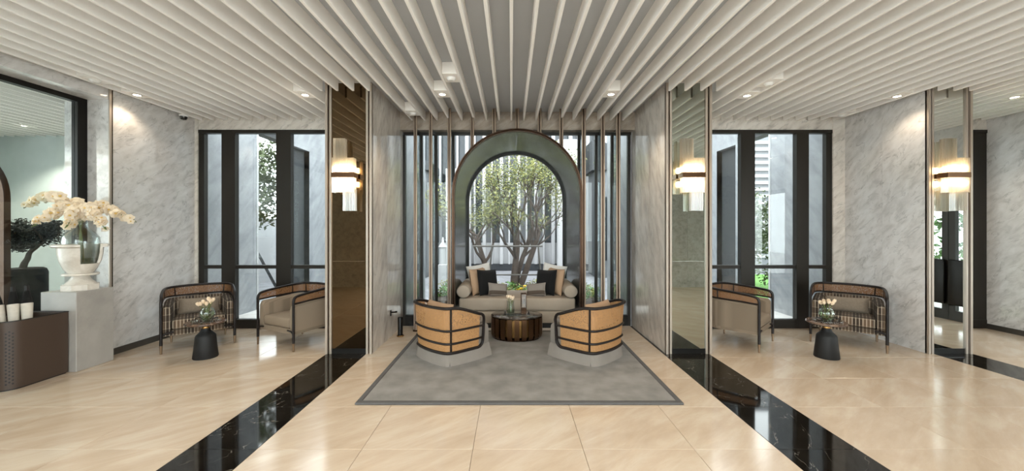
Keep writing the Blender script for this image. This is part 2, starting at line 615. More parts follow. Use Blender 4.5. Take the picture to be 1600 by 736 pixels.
slat_long = slat_mesh(YB, D - .02)
slat_short = slat_mesh(YB, YC - .10)
COLS = [(-2.20, -1.65), (1.83, 2.37), (XR, 5.45)]
i0 = int(math.floor(XL / PITCH)) + 1
i1 = int(math.floor((XW - .05) / PITCH))
for i in range(i0, i1 + 1):
    x = i * PITCH
    if x - .02 < XL: continue
    short = any(a - .03 < x < b + .03 for a, b in COLS)
    inst('slat', slat_short if short else slat_long, ceiling, (x, 0, 0))

# ------------------------------------------------------------------ walls
wl = struct('wall_left', 'veined grey marble side wall behind the plaid armchair', 'wall')
MB().box(XL - .30, XL, 4.40, 5.74, 0, ZC).build('marble_panel', 'marble_grey', wl)
MB().box(XL - .30, XL, YB - .1, 4.398, 2.985, ZC).build('header', 'marble_grey', wl)
bl = MB().box(XL, XL + .012, 4.42, 5.6, 0, .075).build('baseboard_left', 'baseboard_metal')
tag(bl, 'low dark metal skirting along the left marble wall', 'baseboard', kind='structure')

wb = struct('wall_back', 'grey marble wall behind the viewpoint, seen in mirrors', 'wall')
for x0, x1 in [(-9.2, -6.2), (-6.2, -4.7), (-4.7, -3.35), (3.45, 4.4), (4.4, 5.9), (5.9, XW)]:
    for z0, z1 in [(0, .645), (.65, ZC)]:
        MB().box(x0 + .002, x1 - .002, YB - .12, YB, z0, z1).build('marble_panel', 'marble_grey', wb)
MB().box(-3.35, 3.45, YB - .12, YB, 2.99, ZC).build('header', 'marble_head', wb)
we = struct('added_window', 'added unseen black framed glazing behind the viewpoint, for daylight on the ceiling', 'window')  # unseen glazing added so daylight reaches the ceiling
for i in range(5):
    x = -3.35 + i * 1.7
    MB().box(x - .03 if i else x, x + .03 if i < 4 else x, YB - .1, YB - .04, 0, 2.99).build('mullion', 'dark_frame', we)
for i in range(4):
    x = -3.35 + i * 1.7
    MB().box(x + .03, x + 1.67, YB - .08, YB - .07, .05, 2.93).build('pane', 'window_glass', we)
    MB().box(x + .03, x + 1.67, YB - .1, YB - .04, 0, .05).build('sill_frame', 'dark_frame', we)
    MB().box(x + .03, x + 1.67, YB - .1, YB - .04, 2.93, 2.99).build('head_frame', 'dark_frame', we)
pb = MB().box(-16, 16, -30, YB - .2, -.1, -.03).build('forecourt', 'pavement')  # unseen paving, kept pale to bounce daylight up to the ceiling
tag(pb, 'added pale forecourt behind the viewpoint, bounces daylight onto the ceiling', 'pavement', kind='structure')
ic = thing('intercom', 'small wall intercom with lit blue screen, seen mirrored in the column', 'intercom', (3.75, YB, 1.25))
MB().rbox(-.05, .05, 0, .025, -.12, .12, .006, 2).build('case', 'steel', ic)
MB().box(-.035, .035, .025, .028, .03, .09).build('display', 'led_blue', ic)
MB().rbox(-.03, .03, .025, .05, -.1, -.01, .006, 2).build('handset', 'black_metal', ic)


def column(name, x0, x1, label, mirror, mlabel, side_mat):
    c = struct(name, label, 'column')
    y1 = 5.74
    MB().box(x0 + .012, x1 - .012, YC + .03, y1, 0, ZC).build('core', side_mat, c)
    for xa, xb in ((x0, x0 + .012), (x1 - .012, x1)):
        ym = 5.02
        MB().box(xa, xb, YC + .012, ym, 0, ZC).build('side_panel', side_mat, c)
        MB().box(xa, xb, ym + .002, y1, 0, ZC).build('side_panel', side_mat, c)
    # corner trims: two pale strips with a dark groove between
    for xa, s in ((x0, 1), (x1, -1)):
        t0 = MB().box(min(xa, xa + s * .026), max(xa, xa + s * .026), YC - .012, YC + .03, 0, ZC).build('corner_strip', 'champagne_trim', c)
        MB().box(min(xa + s * .026, xa + s * .046), max(xa + s * .026, xa + s * .046), YC + .012, YC + .03, 0, ZC).build('groove', 'dark_bronze', c)
        MB().box(min(xa + s * .046, xa + s * .07), max(xa + s * .046, xa + s * .07), YC - .004, YC + .03, 0, ZC).build('corner_strip', 'champagne_trim', c)
    MB().box(x0 + .07, x1 - .07, YC + .01, YC + .03, 0, .06).build('kick_plate', 'black_metal', c)
    MB().box(x0 + .07, x1 - .07, YC + .012, YC + .03, .06, ZC).build('mirror_panel', mirror, c)
    return c


column('trim_1', *COLS[0], 'marble column with bronze mirror front left of the seating niche', 'mirror_bronze', '', 'marble_column')
column('trim_2', *COLS[1], 'marble column with smoky mirror front right of the seating niche', 'mirror_smoke', '', 'marble_column')
column('trim_3', *COLS[2], 'marble column with clear mirror front at the far right', 'mirror_clear', '', 'marble_right')

# edge trim of the left wall
tl = struct('trim_4', 'pale metal edge strips where the left marble wall begins', 'trim')
MB().box(XL, XL + .014, 4.385, 4.41, 0, ZC).build('edge_strip', 'champagne_trim', tl)
MB().box(XL, XL + .008, 4.411, 4.428, 0, ZC).build('groove', 'dark_bronze', tl)

# right wing side wall with entrance doors (seen in the mirror)
wr = struct('wall_right', 'veined grey marble wall of the right wing', 'wall')
for a, b in ((3.92, 4.6), (4.602, 5.74)):
    MB().box(XW, XW + .2, a, b, 0, ZC).build('marble_panel', 'marble_right', wr)
MB().box(XW, XW + .2, YB, 3.92, 2.5, ZC).build('header', 'marble_grey', wr)
br_ = MB().box(XW - .012, XW, 3.95, 5.6, 0, .075).build('baseboard_right', 'baseboard_metal')
tag(br_, 'low dark metal skirting along the far right marble wall', 'baseboard', kind='structure')
dr = struct('door_3', 'black framed glass entrance doors reflected in the far right mirror, plus added unseen glazing', 'door')
for a, b in ((YB, .66), (.67, 1.74), (1.75, 2.825), (2.835, 3.92)):  # first two are unseen glazing added for more daylight in the wing
    fr = MB()
    fr.box(XW + .05, XW + .11, a, a + .09, 0, 2.5).box(XW + .05, XW + .11, b - .09, b, 0, 2.5)
    fr.box(XW + .05, XW + .11, a + .09, b - .09, 0, .16).box(XW + .05, XW + .11, a + .09, b - .09, 2.4, 2.5)
    leaf = fr.build('door_leaf', 'dark_frame', dr)
    MB().box(XW + .075, XW + .085, a + .09, b - .09, .16, 2.4).build('pane', 'window_glass', leaf)
    ya = b - .24 if a < 2 else a + .02
    if a < 1: continue
    MB().rbox(XW + .0, XW + .035, ya, ya + .22, .25, .98, .02, 2).build('push_plate', 'black_metal', leaf)


# ------------------------------------------------------------------ window walls of the bays
def bay(name, label, x0, x1, doors, y=D):
    """dark framed glazing: list of panes (xa, xb, glazed from) between stiles"""
    s = struct(name, label, 'window')
    fy0, fy1 = y, y + .07
    xs = doors
    MB().box(x0, x1, fy0 - .01, fy1, ZH - .05, ZH).build('head_frame', 'dark_frame', s)
    MB().box(x0, x1, fy0 - .005, fy1, 0, .13).build('sill_frame', 'dark_frame', s)
    prev = x0
    for (a, b, pr) in xs:
        MB().box(prev, a, fy0 - .012 * pr, fy1, .13, ZH - .05).build('stile', 'dark_frame', s)
        MB().box(a, b, fy0, fy1, .885, .935).build('transom', 'dark_frame', s)
        MB().box(a, b, fy0 + .03, fy0 + .038, .13, .885).build('pane', 'window_glass', s)
        MB().box(a, b, fy0 + .03, fy0 + .038, .935, ZH - .05).build('pane', 'window_glass', s)
        prev = b
    MB().box(prev, x1, fy0, fy1, .13, ZH - .05).build('stile', 'dark_frame', s)
    return s


def X(px, y=D):
    return (px - 799) / F * y


bay('window_1', 'black framed glass doors with side lights in the left bay', X(310.5), -2.2,
    [(X(319), X(347), 0), (X(368), X(432), 1), (X(455), X(520), 1), (X(541), X(563), 1)])
bay('window_2', 'black framed glass doors with side lights in the right bay', 2.37, X(1300),
    [(X(1052), X(1076), 0), (X(1095), X(1157), 1), (X(1179), X(1244), 1), (X(1263), X(1291), 1)])
bay('window_3', 'black framed glazing beyond the far right column', 5.45, XW,
    [(5.62, 6.05, 0), (6.25, 6.85, 1)])
# marble return right of the right bay window, headers over the windows
hd = struct('wall_front', 'marble header band above the windows', 'wall')
MB().box(XL, -2.2, D - .0, D + .14, ZH, ZC).build('header', 'marble_head', hd)
MB().box(2.37, XR, D - .0, D + .14, ZH, ZC).build('header', 'marble_head', hd)
MB().box(5.45, XW, D - .0, D + .14, ZH, ZC).build('header', 'marble_head', hd)
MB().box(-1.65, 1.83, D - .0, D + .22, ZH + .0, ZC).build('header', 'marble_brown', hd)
MB().box(X(1300), XR, D - .02, D + .14, 0, ZC).build('return_panel', 'marble_head', hd)
MB().box(XL, X(310.5), D - .02, D + .14, 0, ZC).build('return_panel', 'marble_head', hd)

# ------------------------------------------------------------------ niche: glazing, poles, glass fins
YG, YP = 5.74, 5.45
nw = struct('window_4', 'dark framed glazing of the niche behind the bronze poles', 'window')


def XG(px): return (px - 799) / F * YG
def XP(px): return (px - 799) / F * YP


mull = [631, 658, 681, 708]
mulr = [905, 932, 957, 983]
MB().box(-1.64, 1.82, YG, YG + .06, ZH - .04, ZH + .02).build('head_frame', 'dark_frame', nw)
for lst in (mull, mulr):
    for a, b in zip(lst[:-1], lst[1:]):
        MB().box(XG(a) + .02, XG(b) - .02, YG + .02, YG + .03, .16, ZH - .04).build('pane', 'window_glass', nw)
        MB().box(XG(a) + .02, XG(b) - .02, YG, YG + .06, 0, .16).build('sill_frame', 'black_metal', nw)
    for p in lst:
        MB().box(XG(p) - .02, XG(p) + .02, YG, YG + .06, 0, ZH - .04).build('mullion', 'dark_frame', nw)
MB().box(-1.64, XG(631) - .02, YG + .02, YG + .05, 0, ZH).build('pane', 'window_glass', nw)
# panes over the arch
AR, AZ = .925, 1.975          # arch outer radius and springing height


def arch_top(x, r):
    d = abs(x - CX)
    return AZ + math.sqrt(max(0, r * r - d * d)) if d < r else 0


for a, b in zip([708, 740, 774, 807, 841, 873], [740, 774, 807, 841, 873, 905]):
    x0, x1 = XG(a), XG(b)
    n = 6
    poly = []
    for i in range(n + 1):
        x = x0 + (x1 - x0) * i / n
        poly.append((x, max(arch_top(x, .97), .0)))
    vs = []; fs = []
    for (x, z) in poly:
        z = min(z, ZH - .05)
        vs += [(x, YG + .02, z), (x, YG + .02, ZH - .04)]
    for i in range(n):
        fs.append((2 * i, 2 * i + 2, 2 * i + 3, 2 * i + 1))
    MB().add(vs, fs).build('arch_pane', 'window_glass', nw)

POLES = [649, 673, 702, 738, 772, 808, 843, 877, 912, 942, 966]
pole_long = None
for k, px in enumerate(POLES):
    x = XP(px)
    short = 3 <= k <= 7
    z0 = arch_top(x, AR) - .01 if short else 0
    side = 'left' if px < 807 else 'right'
    order = ['outermost', 'second', 'innermost']
    if not short:
        lab = 'tall twin bronze pole, %s of three %s of the arch' % (order[k] if k < 3 else order[2 - (k - 8)], side)
    else:
        lab = 'short twin bronze pole standing on the arch, %s from the left' % ['first', 'second', 'third', 'fourth', 'fifth'][k - 3]
    t = thing('bronze_pole', lab, 'pole', (x, YP, 0), 0, 'bronze poles of the niche')
    for s in (-1, 1):
        MB().tube([(s * .016, -.012 * s, z0), (s * .016, -.012 * s, ZC)], .013, 10).build('tube', 'bronze_tube', t)
    MB().box(-.006, .006, -.006, .02, z0, ZC).build('spine', 'dark_bronze', t)
    if not short:
        MB().tube([(0, 0, 0), (0, 0, .02)], .035, 16).build('foot', 'dark_bronze', t)
        MB().box(-.006, .006, .03, YG - YP - .012, .02, ZH).build('glass_fin', 'fin_glass', t)

# ------------------------------------------------------------------ arch bay (barrel shaped window seat)
arch = struct('trim_5', 'bronze framed arch with dark polished stone lining around the daybed', 'arch')


def arch_path(r, z0=0., n=28, seg=(0, 1)):
    pts = [(CX - r, z0)]
    pts += [(CX - r, z0 + (AZ - z0) * i / 6) for i in range(1, 6)]
    pts += [(CX - r * math.cos(PI * i / n), AZ + r * math.sin(PI * i / n)) for i in range(n + 1)]
    pts += [(CX + r, z0 + (AZ - z0) * i / 6) for i in range(5, 0, -1)] + [(CX + r, z0)]
    return pts


def arch_band(mb, r0, r1, y0, y1, pts=None):
    A = arch_path(r0) ; B = arch_path(r1)
    k = len(A)
    vs = []
    for (a, b) in zip(A, B):
        vs += [(a[0], y0, a[1]), (b[0], y0, b[1]), (b[0], y1, b[1]), (a[0], y1, a[1])]
    fs = []
    for i in range(k - 1):
        for j in range(4):
            fs.append((4 * i + j, 4 * i + (j + 1) % 4, 4 * i + 4 + (j + 1) % 4, 4 * i + 4 + j))
    fs += [(0, 1, 2, 3), tuple(4 * (k - 1) + j for j in (3, 2, 1, 0))]
    return mb.add(vs, fs)


YA0, YA1 = 5.43, 7.0
arch_band(MB(), .895, .935, YA0 - .05, YA0 + .02).build('outer_frame', 'arch_bronze', arch, smooth=40)
arch_band(MB(), .905, .918, YA0 - .075, YA0 - .05).build('frame_bead', 'dark_bronze', arch, smooth=40)
arch_band(MB(), .865, .94, YA1 - .05, YA1 + .02).build('inner_frame', 'black_metal', arch, smooth=40)


def lining(part):
    r0, r1 = .900, .94
    if part == 'll': pts = [(-1, z) for z in (0, 1.25)]
    vs = []; fs = []
    if part in ('ll', 'lr'):
        s = -1 if part == 'll' else 1
        a, b = sorted((CX + s * r0, CX + s * r1))
        return MB().box(a, b, YA0 + .02, YA1 - .05, 0, 1.248)
    s = -1 if part == 'ul' else 1
    P = [(r0, 1.252), (r0, 1.6), (r0, AZ)]
    prof = [(s, 0, 1.252), (s, 0, 1.6)]
    ring = []
    for (z) in (1.252, 1.5, 1.75):
        ring.append(((CX + s * r0, z), (CX + s * r1, z)))
    for i in range(15):
        a = (PI / 2) * i / 14 * .9985
        ring.append(((CX + s * r0 * math.cos(a), AZ + r0 * math.sin(a)), (CX + s * r1 * math.cos(a), AZ + r1 * math.sin(a))))
    for (p, q) in ring:
        vs += [(p[0], YA0 + .02, p[1]), (q[0], YA0 + .02, q[1]), (q[0], YA1 - .05, q[1]), (p[0], YA1 - .05, p[1])]
    k = len(ring)
    for i in range(k - 1):
        for j in range(4):
            fs.append((4 * i + j, 4 * i + (j + 1) % 4, 4 * i + 4 + (j + 1) % 4, 4 * i + 4 + j))
    fs += [(0, 1, 2, 3), tuple(4 * (k - 1) + j for j in (3, 2, 1, 0))]
    return MB().add(vs, fs)


for pn in ('ll', 'lr', 'ul', 'ur'):
    lining(pn).build('lining_panel', 'lining_stone', arch, smooth=40)
# glass at the outer end
A = arch_path(.87)
MB().add([(p[0], YA1 - .02, p[1]) for p in A], [tuple(range(len(A)))]).build('pane', 'clear_glass', arch, smooth=0)
MB().box(CX - .9, CX + .9, YA0 + .02, YA1, -.014, .004).build('niche_floor', 'pavement', arch)

# ------------------------------------------------------------------ left glass opening and the room beyond
wg = struct('window_5', 'large dark framed glass wall at the left edge', 'window')
XGL = -4.96
MB().box(XGL - .05, XGL + .02, 4.30, 4.40, 0, 2.99).build('stile', 'black_metal', wg)
MB().box(XGL - .05, XGL + .02, YB, 4.30, 2.93, 2.99).build('head_frame', 'black_metal', wg)
MB().box(XGL - .05, XGL + .02, YB, 4.30, 0, .05).build('sill_frame', 'black_metal', wg)
MB().box(XGL - .02, XGL - .01, 1.9, 4.30, .05, 2.93).build('pane', 'dark_glass', wg)
MB().box(XGL - .02, XGL - .01, YB, 1.86, .05, 2.93).build('pane', 'dark_glass', wg)
MB().box(XGL - .04, XGL + .01, 1.86, 1.9, .05, 2.93).build('stile', 'black_metal', wg)
wside = struct('wall_far_left', 'pale grey walls of the room behind the left glass', 'wall')
MB().box(-5.62, XGL - .05, 4.75, 5.9, 0, ZC).build('marble_panel', 'marble_grey', wside)
MB().box(-9.2, -5.0, 6.6, 6.75, 0, ZC).build('wall_panel', 'pale_wall', wside)
MB().box(-9.2, -9.0, 3.6, 6.75, 0, ZC).build('wall_panel', 'pale_wall', wside)
MB().box(-9.2, -5.0, 5.7, 6.75, ZC, ZC + .15).build('soffit', 'soffit_paint', wside)
MB().box(-9.2, XGL, YB, 6.7, -.016, 0).build('floor_slab', 'pedestal_stone', wside)
sl2 = MB().rbox(-TH / 2, TH / 2, YB, 6.58, ZS, ZC + .01, .003, 1).mesh('slat', 'slat_paint', 30)
for i in range(1, 22):
    inst('slat', sl2, wside, (XGL - .05 - i * PITCH, 0, 0))


# ------------------------------------------------------------------ ceiling fixtures
def fixture(px, py, label, lit=True, loc=None, size=.15, aim=None, watts=None, hidden=None):
    if loc is None:
        z = ZS + .012
        y = F * (z - 1.5) / (355 - py)
        x = (px - 799) / F * y
    else:
        x, y, z = loc
    # sit between two slats
    x = (math.floor(x / PITCH) + .5) * PITCH
    hw = PITCH / 2 - TH / 2 - .001
    nm = 'ceiling_downlight' if lit else 'ceiling_detector'
    t = thing(nm, label, 'downlight' if lit else 'detector', (x, y, z), 0, 'lights between the slats' if lit else 'detectors between the slats')
    if hidden:
        for kk_ in ('label', 'category', 'group'):
            del t[kk_]
        t.parent = hidden
    MB().rbox(-hw, hw, -.12, .12, .0, ZC - z - .001, .004, 1).build('housing', 'slat_paint', t)
    if lit:
        MB().lathe([(.05, -.002), (.052, -.006), (.038, -.008), (.036, .0)], 20).build('trim_ring', 'white_plaster', t)
        MB().lathe([(.0, -.004), (.036, -.004)], 20).build('lamp', 'down_glow', t)
        ld = bpy.data.lights.new('downlight', 'SPOT')
        ld.energy = watts or SPOT_W
        ld.color = WARM
        ld.spot_size = math.radians(125); ld.spot_blend = .6
        ld.shadow_soft_size = .03
        lo = bpy.data.objects.new('downlight_lamp', ld)
        COL.objects.link(lo)
        lo.parent = t
        lo.location = (0, 0, -.03)
    else:
        MB().lathe([(.0, -.03), (.03, -.03), (.045, -.015), (.05, .0)], 20).build('sensor', 'white_plaster', t)
    return t


fixture(688, 147, 'lit ceiling downlight left of centre over the rug')
fixture(957, 147, 'lit ceiling downlight right of centre over the rug')
fixture(470, 148, 'lit ceiling downlight just left of the bronze mirror column')
fixture(225, 148, 'lit ceiling downlight near the left marble wall', watts=13)
fixture(1170, 149, 'lit ceiling downlight just right of the smoky mirror column')
fixture(1410, 150, 'lit ceiling downlight near the right marble wall', watts=13)
fixture(705, 122, 'unlit smoke detector housing next to the downlight left of centre', False)
fixture(640, 177, 'unlit speaker housing above the left end of the niche', False)
fixture(1210, 130, 'unlit detector housing in the ceiling of the right bay', False)
fixture(160, 125, 'unlit detector housing above the orchid vase', False)
fixture(1326, 179, 'unlit speaker housing above the plaid armchair at right', False)
k = 0
for (x, y) in [(-3.6, 2.1), (-1.0, 2.1), (1.2, 2.1), (3.6, 2.1), (-2.4, .5), (0.1, .5), (2.6, .5), (5.9, 2.6), (6.2, 4.6)]:  # extra downlights added to light the room, mostly out of view
    fixture(0, 0, 'added fill downlight nearer the viewpoint, above the frame', True, (x, y, ZS + .012), hidden=ceiling)
cd = thing('security_camera', 'small dark dome security camera under the slats at the left wall', 'camera', (X(287, 5.3), 5.3, ZS))
MB().lathe([(.055, 0), (.055, -.02), (.05, -.025)], 20).build('mount', 'white_plaster', cd)
MB().lathe([(.045, -.02), (.043, -.045), (.03, -.065), (0, -.072)], 20).build('dome', 'camera_dome', cd)
# left glass room: one downlight for the orchid shadow, two added to brighten it
for (x, y) in [(-5.42, 3.85), (-7.6, 5.9), (-6.6, 6.0)]:
    t = bpy.data.objects.new('ceiling_downlight', None); COL.objects.link(t); t.location = (x, y, ZS + .01); t.parent = wside
    MB().rbox(-.075, .075, -.1, .1, 0, .12, .004, 1).build('housing', 'slat_paint', t)
    MB().lathe([(.0, -.004), (.036, -.004)], 20).build('lamp', 'down_glow', t)
    ld = bpy.data.lights.new('downlight', 'SPOT')
    ld.energy = 90 if x > -6 else 150; ld.color = (1, .90, .78)
    ld.spot_size = math.radians(120); ld.spot_blend = .5; ld.shadow_soft_size = .03
    lo = bpy.data.objects.new('downlight_lamp', ld); COL.objects.link(lo)
    lo.parent = t; lo.location = (0, 0, -.03)


# ------------------------------------------------------------------ wall sconces of glass rods
def sconce(x, label):
    t = thing('wall_sconce', label, 'wall lamp', (x, YC + .008, 0), 0, 'glass rod sconces on the mirrors')
    def rods(x0, x1, z0, z1, dep, name):
        mb = MB()
        r = .0085
        n = max(2, int(round((x1 - x0) / (2 * r))))
        for i in range(n):
            xx = x0 + (x1 - x0) * (i + .5) / n
            mb.tube([(xx, -dep, z0), (xx, -dep, z1)], r, 8)
        m = int((dep - .03) / (2 * r))
        for sx in (x0 + r, x1 - r):
            for j in range(1, m):
                mb.tube([(sx, -dep + j * 2 * r, z0), (sx, -dep + j * 2 * r, z1)], r, 8)
        tag(mb.build(name, 'glass_rod', t), kind='stuff')
    rods(-.128, .015, 2.20, 2.53, .10, 'upper_glass_rods')
    rods(-.128, .128, 1.90, 2.30, .13, 'middle_glass_rods')
    rods(-.015, .128, 1.69, 1.94, .10, 'lower_glass_rods')
    MB().box(-.03, .03, -.05, -.004, 1.98, 2.22).build('back_plate', 'champagne_trim', t)
    MB().rbox(-.133, .133, -.145, -.02, 2.075, 2.132, .004, 1).build('bronze_band', 'bronze', t)
    MB().rbox(-.112, .112, -.115, -.05, 2.15, 2.215, .02, 2).build('glowing_bulb', 'lamp_glow', t)
    MB().rbox(-.112, .112, -.115, -.05, 1.985, 2.048, .02, 2).build('glowing_bulb', 'lamp_glow', t)
    return t


sconce(-1.94, 'glass rod wall sconce glowing on the bronze mirror left of the niche')
sconce(2.10, 'glass rod wall sconce glowing on the smoky mirror right of the niche')
sconce(5.15, 'glass rod wall sconce glowing on the mirror at the far right')

# ------------------------------------------------------------------ rug
RX0, RX1, RY0, RY1 = -1.32, 1.455, 3.18, 5.42
rug = thing('rug', 'large grey rug with darker border under the rattan chairs', 'rug', (0, 0, 0))
MB().rbox(RX0 + .045, RX1 - .045, RY0 + .05, RY1 - .05, .001, .016, .004, 1).build('pile', 'rug_pile', rug)
bd = MB()
for (a, b, c, d_) in ((RX0, RX1, RY0, RY0 + .05), (RX0, RX1, RY1 - .05, RY1), (RX0, RX0 + .045, RY0 + .05, RY1 - .05), (RX1 - .045, RX1, RY0 + .05, RY1 - .05)):
    MB().rbox(a, b, c, d_, .001, .019, .004, 1).build('border', 'rug_border', rug)
RZ = .016

# ------------------------------------------------------------------ daybed in the arch
sofa = thing('daybed', 'beige upholstered daybed set inside the arched window bay', 'daybed', (CX, 5.56, .0))
MB().box(-.80, .80, .05, .72, 0.004, .085).build('plinth', 'black_paint', sofa)
MB().rbox(-.85, .85, .0, .74, .085, .262, .015, 2).build('base', 'sofa_fabric', sofa)
MB().rbox(-.86, .86, -.01, .74, .262, .455, .035, 3).build('seat_cushion', 'sofa_fabric', sofa)
for s in (-1, 1):
    b = MB()
    T = Matrix.Translation((s * .79, -.02, .553)) @ Matrix.Diagonal((1.08, 1.08, 1, 1)) @ Matrix.Rotation(-PI / 2, 4, 'X')
    b.lathe([(0, 0), (.07, 0), (.088, .006), (.094, .02), (.096, .1), (.096, .62), (.094, .70), (.088, .716), (0, .72)], 24, T)
    o = b.build('bolster', 'sofa_fabric', sofa)
    MB().lathe([(.0915, .004), (.0945, .008), (.0915, .012)], 24, T).build('piping', 'skirt_fabric', o)


def pillow_thing(label, mat, loc, yaw, tilt, wd, ht, th, group=None, band=None, roll=0, cat='cushion', pinch=.07):
    """loc = centre"""
    t = thing('cushion', label, cat, loc, 0, group)
    M = Matrix.Rotation(yaw, 4, 'Z') @ Matrix.Rotation(tilt, 4, 'X') @ Matrix.Rotation(roll, 4, 'Y')
    mb = MB().pillow(wd, ht, th, 16, M, pinch)
    mb.build('cover', mat, t, smooth=80)
    # piped edge
    pts = []
    n = 16
    def edge(u, v):
        return M @ Vector((u * wd / 2 * (1 - pinch * (1 - v * v)), 0, v * ht / 2 * (1 - pinch * (1 - u * u))))
    for i in range(n): pts.append(edge(-1 + 2 * i / n, -1))
    for i in range(n): pts.append(edge(1, -1 + 2 * i / n))
    for i in range(n): pts.append(edge(1 - 2 * i / n, 1))
    for i in range(n): pts.append(edge(-1, 1 - 2 * i / n))
    MB().tube(pts, .004, 6, closed=True).build('seam', mat, t, smooth=80)
    if band:
        vs = []; fs = []
        k = 16; zc = -1; z1 = -.25
        for side in (1, -1):
            o = len(vs)
            for i in range(k + 1):
                for j in range(5):
                    u = -1 + 2 * i / k; v = zc + (z1 - zc) * j / 4
                    tt = (max(0, (1 - u ** 4)) * max(0, (1 - v ** 4))) ** .45
                    vs.append(M @ Vector((u * wd / 2 * (1 - pinch * (1 - v * v)) * 1.005, side * (th / 2 * tt + .003), v * ht / 2 * (1 - pinch * (1 - u * u)) * 1.005)))
            for i in range(k):
                for j in range(4):
                    fs.append((o + i * 5 + j, o + (i + 1) * 5 + j, o + (i + 1) * 5 + j + 1, o + i * 5 + j + 1))
        MB().add(vs, fs).build('dark_band', band, t, smooth=80)
    return t


R = math.radians
for s, nm in ((-1, 'left'), (1, 'right')):
    c = lambda x, y, z: (CX + s * x, y, z)
    pillow_thing('white square cushion at the back of the %s cushion pile on the daybed' % nm, 'white_fabric', c(.59, 6.10, .70), s * R(-25), R(-10), .40, .40, .11, 'daybed cushions', roll=s * R(8))
    pillow_thing('tan square cushion leaning on the %s bolster of the daybed' % nm, 'tan_fabric', c(.60, 5.93, .655), s * R(-62), R(-10), .42, .40, .13, 'daybed cushions')
    pillow_thing('black square cushion in the %s half of the daybed' % nm, 'black_fabric', c(.45, 5.88, .645), s * R(-48), R(-14), .40, .39, .12, 'daybed cushions', roll=s * R(-4))
    pillow_thing('small grey cushion with dark lower band, %s end of daybed' % nm, 'grey_fabric', c(.29, 5.76, .545), s * R(-26), R(-22), .31, .2, .10, 'daybed cushions', 'brown_fabric', roll=s * R(-8))


